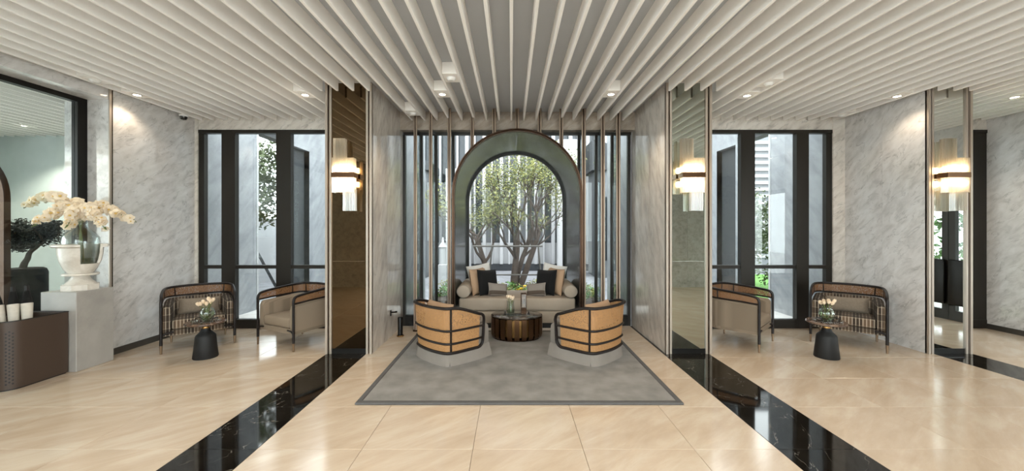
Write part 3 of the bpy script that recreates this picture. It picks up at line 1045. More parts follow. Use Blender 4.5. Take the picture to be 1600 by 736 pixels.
# ------------------------------------------------------------------ rattan swivel chairs
def rattan_chair(label, loc, rz):
    t = thing('rattan_chair', label, 'armchair', loc, rz, 'rattan chairs on the rug')
    # plan of the shell: (x, y) from front right arm round the back to front left arm
    half = [(.39, .15), (.38, .02), (.362, -.14), (.338, -.26), (.295, -.325), (.22, -.352), (.11, -.372), (0, -.378)]
    plan = catmull([(a, b, 0) for a, b in half] + [(-a, b, 0) for a, b in reversed(half[:-1])], 4)

    def flare(z):   # shell widens a little towards the top
        return .915 + .085 * min(1, (z - .14) / .46)

    def topz(y):
        u = min(1, max(0, (.15 - y) / .42))
        u = u * u * (3 - 2 * u)
        return .515 + .105 * u

    def at(p, z):
        k = flare(z)
        return Vector((p.x * k, p.y * (1 if p.y > 0 else k), z))
    N = len(plan)
    # rails
    for zz in (.375, .235):
        MB().tube([at(p, zz) for p in plan], .0125, 8).build('rail', 'lacquer_wood', t)
    # outer loop: top rail, rounded arm fronts, bottom rail
    loop = []
    zb = .135
    rc = .07
    a = plan[0]; b = plan[-1]
    loop += [at(p, topz(p.y)) for p in plan[5:-5]]
    def front(p, sgn):
        pts = []
        y = p.y
        for i in range(5):
            an = PI / 2 * i / 4
            z = topz(y) - rc + rc * math.cos(an)
            q = at(p, z); q.y = y - rc + rc * math.sin(an)
            pts.append(q)
        for z in (.38, .28):
            q = at(p, z); q.y = y; pts.append(q)
        for i in range(5):
            an = PI / 2 * i / 4
            z = zb + rc * (1 - math.sin(an))
            q = at(p, z); q.y = y - rc + rc * math.cos(an)
            pts.append(q)
        return pts
    loop += front(b, -1)
    loop += [at(p, zb) for p in reversed(plan[5:-5])]
    loop += list(reversed(front(a, 1)))
    MB().tube(loop, .0165, 10, closed=True).build('frame', 'lacquer_wood', t)
    # corner posts
    for sx in (1, -1):
        ci = min(range(N), key=lambda i: (plan[i] - Vector((sx * .325, -.285, 0))).length)
        p = plan[ci]
        MB().tube([at(p, zb), at(p, .235), at(p, .375), at(p, topz(p.y))], .0115, 8).build('post', 'lacquer_wood', t)
    # cane panels between the rails
    levels = [(zb, .235), (.235, .375), (.375, None)]
    for (z0, z1) in levels:
        vs = []; fs = []
        idx = range(2, N - 2)
        for i in idx:
            p = plan[i]
            for q in range(4):
                ze = topz(p.y) if z1 is None else z1
                z = z0 + (ze - z0) * q / 3
                v = at(p, z); v.x *= .985; v.y = v.y * .985 if v.y < 0 else v.y
                vs.append(v)
        m = len(idx)
        for i in range(m - 1):
            for q in range(3):
                fs.append((i * 4 + q, (i + 1) * 4 + q, (i + 1) * 4 + q + 1, i * 4 + q + 1))
        MB().add(vs, fs).build('cane_panel', 'cane' if z1 else 'cane_sheer', t)
    # upholstered seat with skirt
    sk = []
    hs = [(.35, .285), (.362, .1), (.335, -.14), (.30, -.27), (.25, -.315), (.13, -.338), (0, -.342)]
    ring = [(x, y) for x, y in hs] + [(-x, y) for x, y in reversed(hs[:-1])]
    fine = catmull([(x, y, 0) for x, y in ring], 4) + catmull([(-.35, .285, 0), (-.18, .30, 0), (0, .305, 0), (.18, .30, 0), (.35, .285, 0)], 4)[1:-1]
    vs = []; fs = []
    m = len(fine)
    zs = [(.0, 1.03), (.05, 1.005), (.12, .97), (.15, .955)]
    for z, kx in zs:
        for p in fine:
            vs.append((p.x * kx, p.y * kx, z))
    for i in range(len(zs) - 1):
        for j in range(m):
            fs.append((i * m + j, i * m + (j + 1) % m, (i + 1) * m + (j + 1) % m, (i + 1) * m + j))
    MB().add(vs, fs).build('skirt', 'skirt_fabric', t)
    # pleat slits at the back corners
    for sx in (1, -1):
        MB().add([(sx * .296, -.292, .002), (sx * .312, -.276, .002), (sx * .283, -.262, .135)], [(0, 1, 2)]).build('pleat', 'black_paint', t, smooth=0)
    body = MB()
    zs = [(.13, .93), (.16, .955), (.30, .955), (.345, .94), (.365, .90), (.37, .8)]
    vs = []; fs = []
    for z, kx in zs:
        for p in fine:
            vs.append((p.x * kx * .97, p.y * kx if p.y > 0 else p.y * kx * .94, z))
    for i in range(len(zs) - 1):
        for j in range(m):
            fs.append((i * m + j, i * m + (j + 1) % m, (i + 1) * m + (j + 1) % m, (i + 1) * m + j))
    fs.append(tuple((len(zs) - 1) * m + j for j in range(m)))
    body.add(vs, fs).build('seat', 'skirt_fabric', t, smooth=60)
    MB().rbox(-.29, .29, -.22, .27, .365, .425, .025, 3).build('seat_cushion', 'skirt_fabric', t)
    return t


CHX, CHY = .775, 4.43
rattan_chair('cane backed tub chair with linen skirt, left of the coffee table', (CX - CHX, CHY, RZ), R(-43))
rattan_chair('cane backed tub chair with linen skirt, right of the coffee table', (CX + .02 + CHX, CHY, RZ), R(43))
for s, nm in ((-1, 'left'), (1, 'right')):
    fx, fy = -s * .682, .731
    px, py = CX + s * CHX - fx * .20, CHY - fy * .20
    pillow_thing('tan back cushion inside the %s rattan chair' % nm, 'tan_fabric', (px, py, .50), R(180) + s * R(43), R(12), .46, .30, .13, 'rattan chair cushions')


# ------------------------------------------------------------------ coffee table
ct = thing('coffee_table', 'low oval bronze slatted coffee table with polished stone top', 'coffee table', (.072, 5.10, RZ))
RXX, RYY = .345, .25
H = .315
MB().lathe([(0, H), (.97, H), (1, H - .004), (1.0, H - .018), (.97, H - .022), (0, H - .022)], 48, None, RXX, RYY).build('top', 'coffee_top_stone', ct)
MB().lathe([(.985, H - .022), (.985, H - .038), (.93, H - .038)], 48, None, RXX, RYY).build('top_ring', 'dark_bronze', ct)
MB().lathe([(.86, .02), (.90, .012), (.90, 0), (.5, 0), (.5, .02), (.86, .02)], 48, None, RXX, RYY).build('base_ring', 'dark_bronze', ct)
nb = 22
for i in range(nb):
    a = 2 * PI * (i + .5) / nb
    ca, sa = math.cos(a), math.sin(a)
    px, py = ca * RXX, sa * RYY
    nrm = Vector((ca / RXX, sa / RYY, 0)).normalized()
    tg = Vector((-nrm.y, nrm.x, 0))
    hw = .030
    prof = [(0.0, H - .03), (0.0, .07), (.008, .035), (.03, .012), (.06, .004)]
    vs = []; fs = []
    for (ins, z) in prof:
        for u in (-1, 1):
            vs.append(Vector((px, py, z)) * 1 - nrm * ins + tg * (u * hw) - Vector((0, 0, 0)))
    for (ins, z) in prof:
        for u in (-1, 1):
            vs.append(Vector((px, py, z)) - nrm * (ins + .006) + tg * (u * hw) + Vector((0, 0, .004 if z < .05 else 0)))
    q = len(prof) * 2
    for j in range(len(prof) - 1):
        fs.append((2 * j, 2 * j + 1, 2 * j + 3, 2 * j + 2))
        fs.append((q + 2 * j, q + 2 * j + 2, q + 2 * j + 3, q + 2 * j + 1))
        for e in (0, 1):
            fs.append((2 * j + e, 2 * j + 2 + e, q + 2 * j + 2 + e, q + 2 * j + e))
    MB().add(vs, fs).build('slat', 'bronze', ct)
MB().lathe([(.86, .05), (.90, .08), (.90, H - .04)], 48, None, RXX, RYY).build('inner_drum', 'brass', ct)
CTZ = RZ + H


def tray(loc, wd, dp, label, rz=0, mat='vase_glass'):
    t = thing('tray', label, 'tray', loc, rz)
    MB().rbox(-wd / 2, wd / 2, -dp / 2, dp / 2, 0, .008, .002, 1).build('base', mat, t)
    for s in (-1, 1):
        MB().rbox(s * wd / 2 - .004, s * wd / 2 + .004, -dp / 2, dp / 2, 0, .028, .002, 1).build('rim', mat, t)
        MB().tube([(s * (wd / 2 - .012), -.04, .0), (s * (wd / 2 - .012), -.04, .035), (s * (wd / 2 - .012), .04, .035), (s * (wd / 2 - .012), .04, .0)], .006, 8).build('handle', 'black_metal', t)
    return t


tray((.075, 5.10, CTZ), .34, .20, 'clear acrylic tray with black handles on the coffee table')


def tulip(loc, lean, az, h, label, group, open_=1.):
    t = thing('tulip', label, 'flower', loc, az, group)
    pts = [(0, 0, 0), (lean * .25, 0, h * .4), (lean * .65, 0, h * .75), (lean, 0, h)]
    cv = catmull(pts, 4)
    MB().tube(cv, .0028, 6).build('stem', 'stem', t)
    d = (cv[-1] - cv[-2]).normalized()
    q = d.to_track_quat('Z', 'Y').to_matrix().to_4x4()
    M = Matrix.Translation(cv[-1]) @ q
    L = .052
    b = MB()
    for kx in range(6):
        a = kx * PI / 3
        rr = .0165 * open_ * (1.0 if kx % 2 else .9)
        vs = []; fs = []
        ns, mm = 5, 4
        for i in range(ns + 1):
            u = i / ns
            rad = rr * math.sin(PI * (.12 + .72 * u)) * 1.1
            wdt = .62 * math.sin(PI * min(1, .18 + .82 * u)) + (.05 if u < 1 else 0)
            for j in range(mm + 1):
                aa = a + (j / mm - .5) * 2 * wdt
                vs.append((rad * math.cos(aa), rad * math.sin(aa), u * L))
        for i in range(ns):
            for j in range(mm):
                fs.append((i * (mm + 1) + j, i * (mm + 1) + j + 1, (i + 1) * (mm + 1) + j + 1, (i + 1) * (mm + 1) + j))
        b.add(vs, fs, M)
    b.build('bloom', 'tulip', t, smooth=80)
    # one long leaf
    lf = MB()
    vs = []; fs = []
    for i in range(7):
        u = i / 6
        wd = .011 * math.sin(PI * (.1 + .9 * u)) if u < 1 else 0.0005
        p = Vector((-.02 * u - .0 + lean * .5 * u, .02 * u * u, h * .62 * u))
        vs += [p + Vector((0, wd, 0)), p + Vector((.003, -wd, .0))]
    for i in range(6):
        fs.append((2 * i, 2 * i + 1, 2 * i + 3, 2 * i + 2))
    lf.add(vs, fs).build('leaf', 'stem', t, smooth=80)
    return t


def vase_of_tulips(base, prof, water_z, n, h, spread, label, where, big=1.):
    v = thing('glass_vase', label, 'vase', base)
    MB().lathe(prof, 28).build('bowl', 'vase_glass', v, smooth=80)
    wp = [(r * .94, z) for r, z in prof if z <= water_z and r > .001]
    if wp:
        wp = [(0, wp[0][1] + .006)] + [(r, max(z, wp[0][1] + .006)) for r, z in wp] + [(0, wp[-1][1])]
        MB().lathe(wp, 24).build('water', 'water', v, smooth=80)
    order = ['tallest', 'second', 'third', 'fourth', 'fifth', 'sixth', 'seventh', 'eighth']
    for i in range(n):
        az = 2 * PI * i / n + .5
        ln = spread * (.45 + .75 * random.random())
        tulip((base[0], base[1], base[2] + .012), ln, az, h * (.84 + .25 * random.random()), 'cream tulip bloom in the glass vase ' + where, 'tulips ' + where, big)
    return v


vase_of_tulips((-.01, 5.08, CTZ + .009), [(0, .0), (.035, 0), (.05, .012), (.056, .05), (.05, .10), (.046, .14), (.052, .17), (.050, .168), (.044, .14), (.048, .10), (.053, .05), (.046, .014), (0, .006)], .09, 6, .20, .05,
               'tall clear vase of tulips on the coffee table', 'on the coffee table')
ln = thing('candle_lantern', 'square dark bronze hurricane lantern on the coffee table', 'lantern', (.165, 5.08, CTZ + .009), R(4))
MB().rbox(-.036, .036, -.036, .036, 0, .085, .003, 1).build('base', 'dark_bronze', ln)
for sx in (-1, 1):
    for sy in (-1, 1):
        MB().box(sx * .033 - .004, sx * .033 + .004, sy * .033 - .004, sy * .033 + .004, .085, .27).build('post', 'dark_bronze', ln)
for a in range(4):
    M = Matrix.Rotation(a * PI / 2, 4, 'Z')
    MB().box(-.029, .029, .031, .033, .085, .268, M).build('pane', 'smoked_glass', ln)
for a in range(4):
    M = Matrix.Rotation(a * PI / 2, 4, 'Z')
    MB().box(-.037, .037, .029, .037, .262, .272, M).build('top_rail', 'dark_bronze', ln)
MB().lathe([(0, .085), (.022, .085), (.022, .2), (.018, .204), (0, .2)], 18).build('candle', 'candle', ln)


# ------------------------------------------------------------------ bentwood and cane armchairs
def bent_chair(label, loc, rz, fab, group, W=.70, Dp=.62):
    """front faces local -y; origin at the middle of the footprint"""
    t = thing('bentwood_armchair', label, 'armchair', loc, rz, group)
    hw = W / 2; hd = Dp / 2
    r = .0155
    yf, yb = -hd, hd
    # legs with brass tips and curved brackets
    for sx in (-1, 1):
        for (yy, nm, top) in ((yf, 'f', .60), (yb - .06, 'b', .30)):
            xx = sx * (hw if nm == 'f' else hw - .07)
            lg = MB().tube([(xx, yy, .10), (xx, yy, top)], r if nm == 'f' else .013, 10).build('leg', 'lacquer_wood', t)
            MB().tube([(xx, yy, 0), (xx, yy, .10)], [.011, .0145], 10).build('brass_tip', 'brass_tip', lg)
        pts = catmull([(sx * hw, yf, .17), (sx * (hw - .008), yf, .205), (sx * (hw - .045), yf, .235), (sx * (hw - .11), yf, .243)], 5)
        MB().tube(pts, [.013] * 6 + [.010] * (len(pts) - 6), 8).build('bracket', 'lacquer_wood', t)
    # top bent rail
    ztop_f, ztop_b = .655, .735
    rail = []
    for sx in (1, -1):
        seg = [(sx * hw, yf, .54), (sx * hw, yf, .60), (sx * (hw - .001), yf + .014, .64), (sx * hw, yf + .055, .662), (sx * (hw + .004), yf + .2, .682), (sx * (hw - .004), yb - .16, .704), (sx * (hw - .05), yb - .055, .712), (sx * (hw - .15), yb - .012, .716)]
        rail.append(seg)
    path = rail[0] + [(0, yb + .006, .72)] + list(reversed(rail[1]))
    sm = catmull(path, 5)
    MB().tube(sm, r, 10).build('top_rail', 'lacquer_wood', t)
    # lower rail of the cane band
    zl = .572
    low = [(hw, yf, zl), (hw, yf + .2, zl + .012), (hw - .006, yb - .16, zl + .02), (hw - .05, yb - .06, zl + .025), (hw - .15, yb - .016, zl + .025), (0, yb, zl + .025)]
    low = low + [(-a, b, c) for a, b, c in reversed(low[:-1])]
    lsm = catmull(low, 6)
    MB().tube(lsm, .011, 8).build('band_rail', 'lacquer_wood', t)
    # divider stiles on the band
    def top_at(x, y):
        return min(sm, key=lambda p: (p.x - x) ** 2 + (p.y - y) ** 2 + (0 if p.z > .64 else 9))
    n = len(lsm)
    for fi in (.20, .36, .64, .80):
        p = lsm[int(fi * (n - 1))]
        q = top_at(p.x, p.y)
        MB().tube([p, q], .008, 8).build('divider', 'lacquer_wood', t)
    # cane band
    vs = []; fs = []
    for p in lsm:
        q = top_at(p.x, p.y)
        zt = q.z
        if p.y < yf + .05:
            zt = .655 - (yf + .05 - p.y) * .6
        for k2 in range(3):
            vs.append((p.x * .995, p.y, p.z + (zt - p.z) * k2 / 2))
    for i in range(n - 1):
        for k2 in range(2):
            fs.append((i * 3 + k2, (i + 1) * 3 + k2, (i + 1) * 3 + k2 + 1, i * 3 + k2 + 1))
    MB().add(vs, fs).build('cane_band', 'cane_open', t)
    # upholstered shell: arms + back (U in plan), rounded front edges
    outer = [(hw - .012, yf + .015), (hw - .012, yf + .2), (hw - .014, yb - .16), (hw - .06, yb - .065), (hw - .16, yb - .028), (0, yb - .012)]
    outer = outer + [(-a, b) for a, b in reversed(outer[:-1])]
    inner = [(hw - .085, yf + .015), (hw - .1, yf + .2), (hw - .11, yb - .24), (hw - .15, yb - .17), (hw - .24, yb - .14), (0, yb - .13)]
    inner = inner + [(-a, b) for a, b in reversed(inner[:-1])]
    co = catmull([(a, b, 0) for a, b in outer], 5); ci = catmull([(a, b, 0) for a, b in inner], 5)
    vs = []; fs = []
    m = len(co)
    for i in range(m):
        o, q = co[i], ci[i]
        y = (o.y + q.y) / 2
        zt = .560 + .035 * min(1, max(0, (y - yf) / (yb - yf)))
        if i in (0, m - 1): zt -= .03
        mid = (o + q) / 2
        ring = [(o.x, o.y, .235), (o.x, o.y, zt - .03), (o.x * .85 + q.x * .15, o.y * .85 + q.y * .15, zt - .005), (mid.x, mid.y, zt + .002), (o.x * .15 + q.x * .85, o.y * .15 + q.y * .85, zt - .008), (q.x, q.y, zt - .04), (q.x, q.y, .235)]
        vs += ring
    for i in range(m - 1):
        for j in range(6):
            fs.append((i * 7 + j, i * 7 + j + 1, (i + 1) * 7 + j + 1, (i + 1) * 7 + j))
    fs += [tuple(range(7)), tuple((m - 1) * 7 + j for j in range(6, -1, -1))]
    MB().add(vs, fs).build('shell', fab, t, smooth=60)
    poly = [(a, b) for a, b in [(p.x * .99, p.y) for p in co]]
    MB().prism(poly, .20, .262).build('seat_base', fab, t)
    MB().rbox(-hw + .09, hw - .09, yf + .005, yb - .15, .262, .385, .035, 3).build('seat_cushion', fab, t)
    return t


def place_bent(label, p1, p2, fab, group, Dp=.62):
    """p1, p2: floor points of the two front legs, p1 on the viewer's left"""
    a, b = Vector(p1), Vector(p2)
    ex = (b - a).normalized()
    back = Vector((-ex.y, ex.x))
    c = (a + b) / 2 + back * (Dp / 2)
    rz = math.atan2(ex.y, ex.x)
    o = bent_chair(label, (c.x, c.y, 0), rz, fab, group, (b - a).length, Dp)
    return c, rz, ex, back


G4 = 'bentwood armchairs in the bays'
c, rz, ex, bk = place_bent('plaid bentwood armchair with cane band against the left marble wall', (-4.13, 4.45), (-3.59, 4.90), 'plaid', G4)
pc = c + bk * .06
pillow_thing('long oat lumbar cushion on the plaid armchair at left', 'oat_fabric', (pc.x, pc.y, .475), rz, R(-14), .42, .2, .12, 'lumbar cushions', roll=R(2))
place_bent('taupe bentwood armchair partly hidden by the bronze mirror column', (-3.245, 4.836), (-2.62, 4.54), 'taupe_herringbone', G4)
c, rz, ex, bk = place_bent('plaid bentwood armchair with cane band against the right marble wall', (3.93, 4.96), (4.46, 4.48), 'plaid', G4)
pc = c + bk * .06
pillow_thing('long oat lumbar cushion on the plaid armchair at right', 'oat_fabric', (pc.x, pc.y, .475), rz, R(-14), .42, .2, .12, 'lumbar cushions', roll=R(-2))
place_bent('taupe bentwood armchair partly hidden by the smoky mirror column', (2.96, 4.51), (3.44, 4.97), 'taupe_herringbone', G4)


# ------------------------------------------------------------------ side tables with tulips
def side_table(x, y, label, where):
    t = thing('side_table', label, 'side table', (x, y, 0), 0, 'pedestal side tables')
    MB().lathe([(0, 0), (.118, 0), (.122, .008), (.102, .20), (.098, .245), (.09, .262), (.055, .298), (.045, .318), (.042, .335), (0, .335)], 32).build('base', 'black_textured', t)
    MB().lathe([(.036, .335), (.038, .345), (.036, .355)], 24).build('collar', 'brass', t)
    MB().lathe([(.036, .355), (.05, .365), (.12, .392), (.0, .392)], 32).build('underside', 'lacquer_wood', t)
    MB().lathe([(0, .392), (.186, .392), (.194, .398), (.194, .412), (.186, .418), (0, .418)], 40).build('top', 'table_top_stone', t)
    tr = tray((x + .01, y - .0, .418), .22, .16, 'clear acrylic tray with black handles on the side table ' + where, R(0))
    k = 1.0
    prof = [(0, 0), (.04, 0), (.062, .018), (.077, .055), (.078, .085), (.066, .122), (.046, .142), (.049, .15), (.045, .148), (.043, .141), (.062, .120), (.074, .085), (.073, .056), (.058, .022), (.036, .006), (0, .006)]
    vase_of_tulips((x + .01, y + .01, .4265), prof, .085, 8, .185, .06, 'round clear bowl vase of tulips on the side table ' + where, 'on the side table ' + where, 1.05)
    return t


side_table(-3.53, 4.36, 'round side table on black tapered pedestal in the left bay', 'at left')
side_table(3.64, 4.36, 'round side table on black tapered pedestal in the right bay', 'at right')
# small glass dish on the left table
gd = MB().lathe([(0, 0), (.022, 0), (.034, .014), (.036, .022), (.033, .021), (.03, .012), (0, .006)], 20).build('glass_dish', 'vase_glass', None, (-3.58, 4.26, .4185))
tag(gd, 'small clear glass dish at the front of the left side table', 'dish')

# ------------------------------------------------------------------ small floor post and wall latch beside the left niche wall
fp = thing('floor_post', 'short black post with brass base beside the left niche wall', 'post', (-1.53, 5.2, 0))
MB().lathe([(0, 0), (.048, 0), (.05, .006), (.046, .014), (0, .016)], 24).build('base', 'brass', fp)
MB().lathe([(0, .016), (.034, .016), (.034, .255), (.03, .262), (0, .262)], 24).build('post', 'black_metal', fp)
lt = thing('door_latch', 'small black lever latch on the left niche wall', 'latch', (-1.648, 5.15, .34))
MB().rbox(0, .012, -.02, .02, -.05, .03, .004, 1).build('plate', 'black_metal', lt)
MB().tube([(.01, 0, 0), (.05, 0, .0), (.09, -.005, .008)], [.01, .009, .013], 8).build('lever', 'black_metal', lt)

# ------------------------------------------------------------------ left foreground: pedestal, urn, orchids, brown box
pd = thing('pedestal', 'square pale stone pedestal beneath the marble urn', 'pedestal', (-4.685, 4.09, 0))
MB().rbox(-.185, .185, -.185, .185, 0, .826, .004, 1).build('block', 'pedestal_stone', pd)
PZ = .826
urn = thing('marble_urn', 'white marble urn with cut out front on the pedestal', 'urn', (-4.665, 4.09, PZ))
urn.scale = (1.1, 1.1, 1.2)
oct_ = [(.135 * math.cos(PI / 4 * i + PI / 8), .135 * math.sin(PI / 4 * i + PI / 8)) for i in range(8)]
MB().prism(oct_, 0, .05).build('plinth', 'urn_stone', urn)
MB().lathe([(.115, .05), (.108, .058), (.08, .085), (.065, .115), (.065, .132), (.0, .132)], 32).build('foot', 'urn_stone', urn)
MB().lathe([(0, .130), (.125, .130), (.13, .136), (.125, .148), (0, .148)], 32).build('collar', 'urn_stone', urn)
# bowl shell, cut away from one vertical edge at the front
bp = [(.085, .148), (.115, .19), (.142, .26), (.155, .33), (.157, .378), (.185, .382), (.197, .392), (.195, .404), (.18, .41), (.14, .41), (.138, .378), (.135, .33), (.122, .262), (.098, .2), (.07, .165)]
MB().lathe(bp, 30, None, 1, 1, R(28), R(318)).build('bowl', 'urn_stone', urn)
low = [(.085, .148), (.113, .187), (.135, .235), (.118, .235), (.098, .2), (.07, .165)]
MB().lathe(low, 10, None, 1, 1, R(-42), R(28)).build('bowl_front', 'urn_stone', urn)
for a in (R(28), R(318)):
    M = Matrix.Rotation(a, 4, 'Z')
    MB().add([(r, 0, z) for r, z in bp], [tuple(range(len(bp)))], M).build('cut_face', 'urn_stone', urn, smooth=0)
gv = thing('glass_vase', 'large bulbous clear glass vase inside the marble urn', 'vase', (-4.665, 4.09, PZ + .185))
gv.scale = (1.05, 1.05, 1.14)
MB().lathe([(0, 0), (.06, 0), (.09, .02), (.112, .08), (.125, .16), (.134, .235), (.14, .29), (.135, .335), (.11, .375), (.075, .405), (.058, .435), (.054, .465), (.06, .495), (.068, .51), (.064, .509), (.05, .465), (.054, .433), (.07, .40), (.105, .371), (.131, .333), (.136, .29), (.13, .235), (.12, .16), (.107, .08), (.085, .025), (0, .006)], 36).build('body', 'vase_glass', gv, smooth=80)
MB().lathe([(0, .01), (.083, .028), (.104, .08), (.114, .13), (0, .13)], 28).build('water', 'water', gv, smooth=80)

# orchid blossom mesh (shared)
ob = MB()
for kx in range(5):
    a = kx * 2 * PI / 5 + .3
    M = Matrix.Rotation(a, 4, 'Z') @ Matrix.Rotation(R(-22), 4, 'Y')
    w_ = .022 if kx % 2 else .017
    L_ = .04
    vs = [(.004, 0, 0), (.014, w_ * .75, .004), (.014, -w_ * .75, .004), (.028, w_, .006), (.028, -w_, .006), (L_, w_ * .55, .0), (L_, -w_ * .55, .0), (.021, 0, .009), (L_ + .004, 0, -.003)]
    fs = [(0, 2, 7, 1), (1, 7, 3), (2, 4, 7), (3, 7, 8, 5), (4, 6, 8, 7)]
    ob.add(vs, fs, M)
blossom = ob.mesh('blossom', 'petal', 80)
lip = MB().sphere((0, 0, .012), .009, 8, 5, (1, .8, 1)).mesh('blossom_lip', 'petal_core', 80)
bud = MB().sphere((0, 0, 0), .008, 7, 5, (1, 1, 1.5)).mesh('bud', 'stem', 80)
SPR = [  # end offset dx, dy, tip z over the vase mouth, peak
    (-.55, -.02, .15, 0.23, 'longest, arching far to the left'),
    (-.27, -.16, -.05, 0.14, 'drooping at the front left'),
    (-.20, .10, .10, 0.17, 'at the back left'),
    (.06, -.17, -.06, 0.10, 'short, drooping at the front middle'),
    (.20, .14, .10, 0.14, 'upright at the back middle'),
    (.36, -.10, -.08, 0.13, 'drooping low on the right'),
    (.52, .04, .0, 0.12, 'reaching farthest right'),
]
vx, vy, vz = -4.665, 4.09, PZ + .75
for (dx, dy, tz, pk, words_) in SPR:
    t = thing('orchid_spray', 'white orchid spray in the large glass vase, %s' % words_, 'orchid', (vx, vy, vz), 0, 'orchid sprays in the urn vase')
    pts = [(-dx * .06, -dy * .06, -.46), (0, 0, -.1), (dx * .12, dy * .12, .06), (dx * .4, dy * .4, pk), (dx * .72, dy * .72, (pk + tz) * .62), (dx, dy, tz)]
    cv = catmull(pts, 6)
    MB().tube(cv, [.006] * 10 + [.0035] * (len(cv) - 10), 6).build('stem', 'stem', t)
    L_ = math.hypot(dx, dy)
    nbm = int(24 + L_ * 80)
    for i in range(nbm):
        u = .36 + .61 * i / (nbm - 1)
        p = cv[min(len(cv) - 1, int(u * (len(cv) - 1)))]
        d = Vector((random.uniform(-1, 1), random.uniform(-1.6, .5), random.uniform(-.5, .8))).normalized()
        off = d * random.uniform(.012, .04)
        sc_ = random.uniform(.95, 1.35) * (1.05 if u < .8 else .8)
        o = inst('blossom', blossom, t, p + off, d.to_track_quat('Z', 'Y').to_euler(), (sc_,) * 3)
        inst('blossom_lip', lip, o)
    for i in range(3):
        p = cv[-1] + Vector((dx, dy, -.03)).normalized() * (.012 * (i + 1)) + Vector((0, 0, -.008 * i))
        inst('bud', bud, t, p, (0, .5, 0), (1 - .2 * i,) * 3)

# brown perforated umbrella box
ux0, ux1, uy0, uy1, uz = -5.2 + .27, -4.57, 3.42, 3.895, .63
ub = thing('umbrella_stand', 'brown metal umbrella box with perforated front corner', 'umbrella stand', (0, 0, 0))
rr = .12
poly = [(ux0, uy1), (ux0, uy0)]
for i in range(9):
    a = -PI / 2 + PI / 2 * i / 8
    poly.append((ux1 - rr + rr * math.cos(a), uy0 + rr + rr * math.sin(a)))
poly.append((ux1, uy1))
def inset(pl, d):
    cxx = sum(p[0] for p in pl) / len(pl); cyy = sum(p[1] for p in pl) / len(pl)
    return [(cxx + (p[0] - cxx) * (1 - d), cyy + (p[1] - cyy) * (1 - d)) for p in pl]
vs = []; fs = []
ins = inset(poly, .06)
kk = len(poly)
for (pl, z) in ((poly, .012), (poly, uz), (ins, uz), (ins, uz - .16)):
    vs += [(p[0], p[1], z) for p in pl]
for q in range(3):
    for j in range(kk):
        fs.append((q * kk + j, q * kk + (j + 1) % kk, (q + 1) * kk + (j + 1) % kk, (q + 1) * kk + j))
MB().add(vs, fs).build('body', 'brown_lacquer', ub, smooth=50)
MB().prism(ins, uz - .17, uz - .16).build('inner_tray', 'black_paint', ub)
MB().prism(inset(poly, .05), 0, .012).build('foot', 'black_paint', ub)
rim = [(p[0], p[1], uz + .002) for p in poly]
MB().tube(rim, .005, 6, closed=True).build('rim', 'black_paint', ub)
holes = MB()
for ccol in range(7):
    u = ccol / 6
    a = -PI / 2 + PI / 2 * (.02 + .62 * u)
    if ccol == 3: continue
    cxx, cyy = ux1 - rr + (rr + .0008) * math.cos(a), uy0 + rr + (rr + .0008) * math.sin(a)
    for rrow in range(15):
        z = .06 + .033 * rrow + (.0165 if ccol % 2 else 0)
        tg = Vector((-math.sin(a), math.cos(a), 0)); cen = Vector((cxx, cyy, z))
        vs = [cen + tg * (.0065 * math.cos(q * PI / 4)) + Vector((0, 0, .0085 * math.sin(q * PI / 4))) for q in range(8)]
        holes.add(vs, [tuple(range(8))])
tag(holes.build('perforations', 'black_paint', ub, smooth=0), kind='stuff')
# wrapped umbrellas standing in the box
for i, (ax, ay, tlx, tly) in enumerate([(-4.76, 3.53, -.10, .02), (-4.70, 3.57, -.08, .05), (-4.64, 3.62, -.07, .05)]):
    t = thing('umbrella', 'black umbrella in a pale paper sleeve, %s of three in the box' % ['leftmost', 'middle', 'rightmost'][i], 'umbrella', (ax, ay, uz - .12))
    d = Vector((tlx, tly, .42)).normalized()
    P = lambda s_: tuple(d * s_)
    MB().tube([P(0), P(.10), P(.26)], [.024, .034, .04], 12).build('sleeve', 'paper', t)
    MB().tube([P(.255), P(.31), P(.38)], [.035, .03, .02], 12).build('canopy', 'black_fabric', t)
    MB().tube([P(.38), P(.43)], [.015, .016], 10).build('handle', 'black_metal', t)


# ------------------------------------------------------------------ foliage helpers
def leaves(mb, centres, rad, count, size, squash=1.):
    for _ in range(count):
        c0 = random.choice(centres)
        d = Vector((random.gauss(0, 1), random.gauss(0, 1), random.gauss(0, 1)))
        d.normalize()
        p = Vector(c0) + Vector((d.x, d.y, d.z * squash)) * rad * (random.random() ** .5)
        M = Matrix.Translation(p) @ Euler((random.uniform(-1.2, 1.2), random.uniform(-1.2, 1.2), random.uniform(0, 6.28))).to_matrix().to_4x4()
        s = size * random.uniform(.7, 1.3)
        mb.add([(0, -s, 0), (s * .42, 0, s * .1), (0, s, 0), (-s * .42, 0, s * .1)], [(0, 1, 2, 3)], M)


def branch(mb, p, d, L, r, depth, tips, bend=.35, kids=(2, 3), up=.15):
    pts = [Vector(p)]
    rs = [r]
    dd = Vector(d).normalized()
    n = 5
    for i in range(n):
        dd = (dd + Vector((random.uniform(-bend, bend), random.uniform(-bend, bend), random.uniform(-bend * .6, bend * .6) + up * .3))).normalized()
        pts.append(pts[-1] + dd * (L / n))
        rs.append(r * (1 - .5 * (i + 1) / n))
    mb.tube(pts, rs, 7)
    if depth == 0:
        tips += [pts[-1], pts[-2], pts[-3]]
        return
    if depth == 1:
        tips += [pts[-1]]
    for k2 in range(random.randint(*kids)):
        i = random.randint(3, n)
        nd = (dd + Vector((random.uniform(-1, 1), random.uniform(-.8, .8), random.uniform(-.25, .8)))).normalized()
        branch(mb, pts[i], nd, L * random.uniform(.6, .85), rs[i] * .8, depth - 1, tips, bend, kids, up)


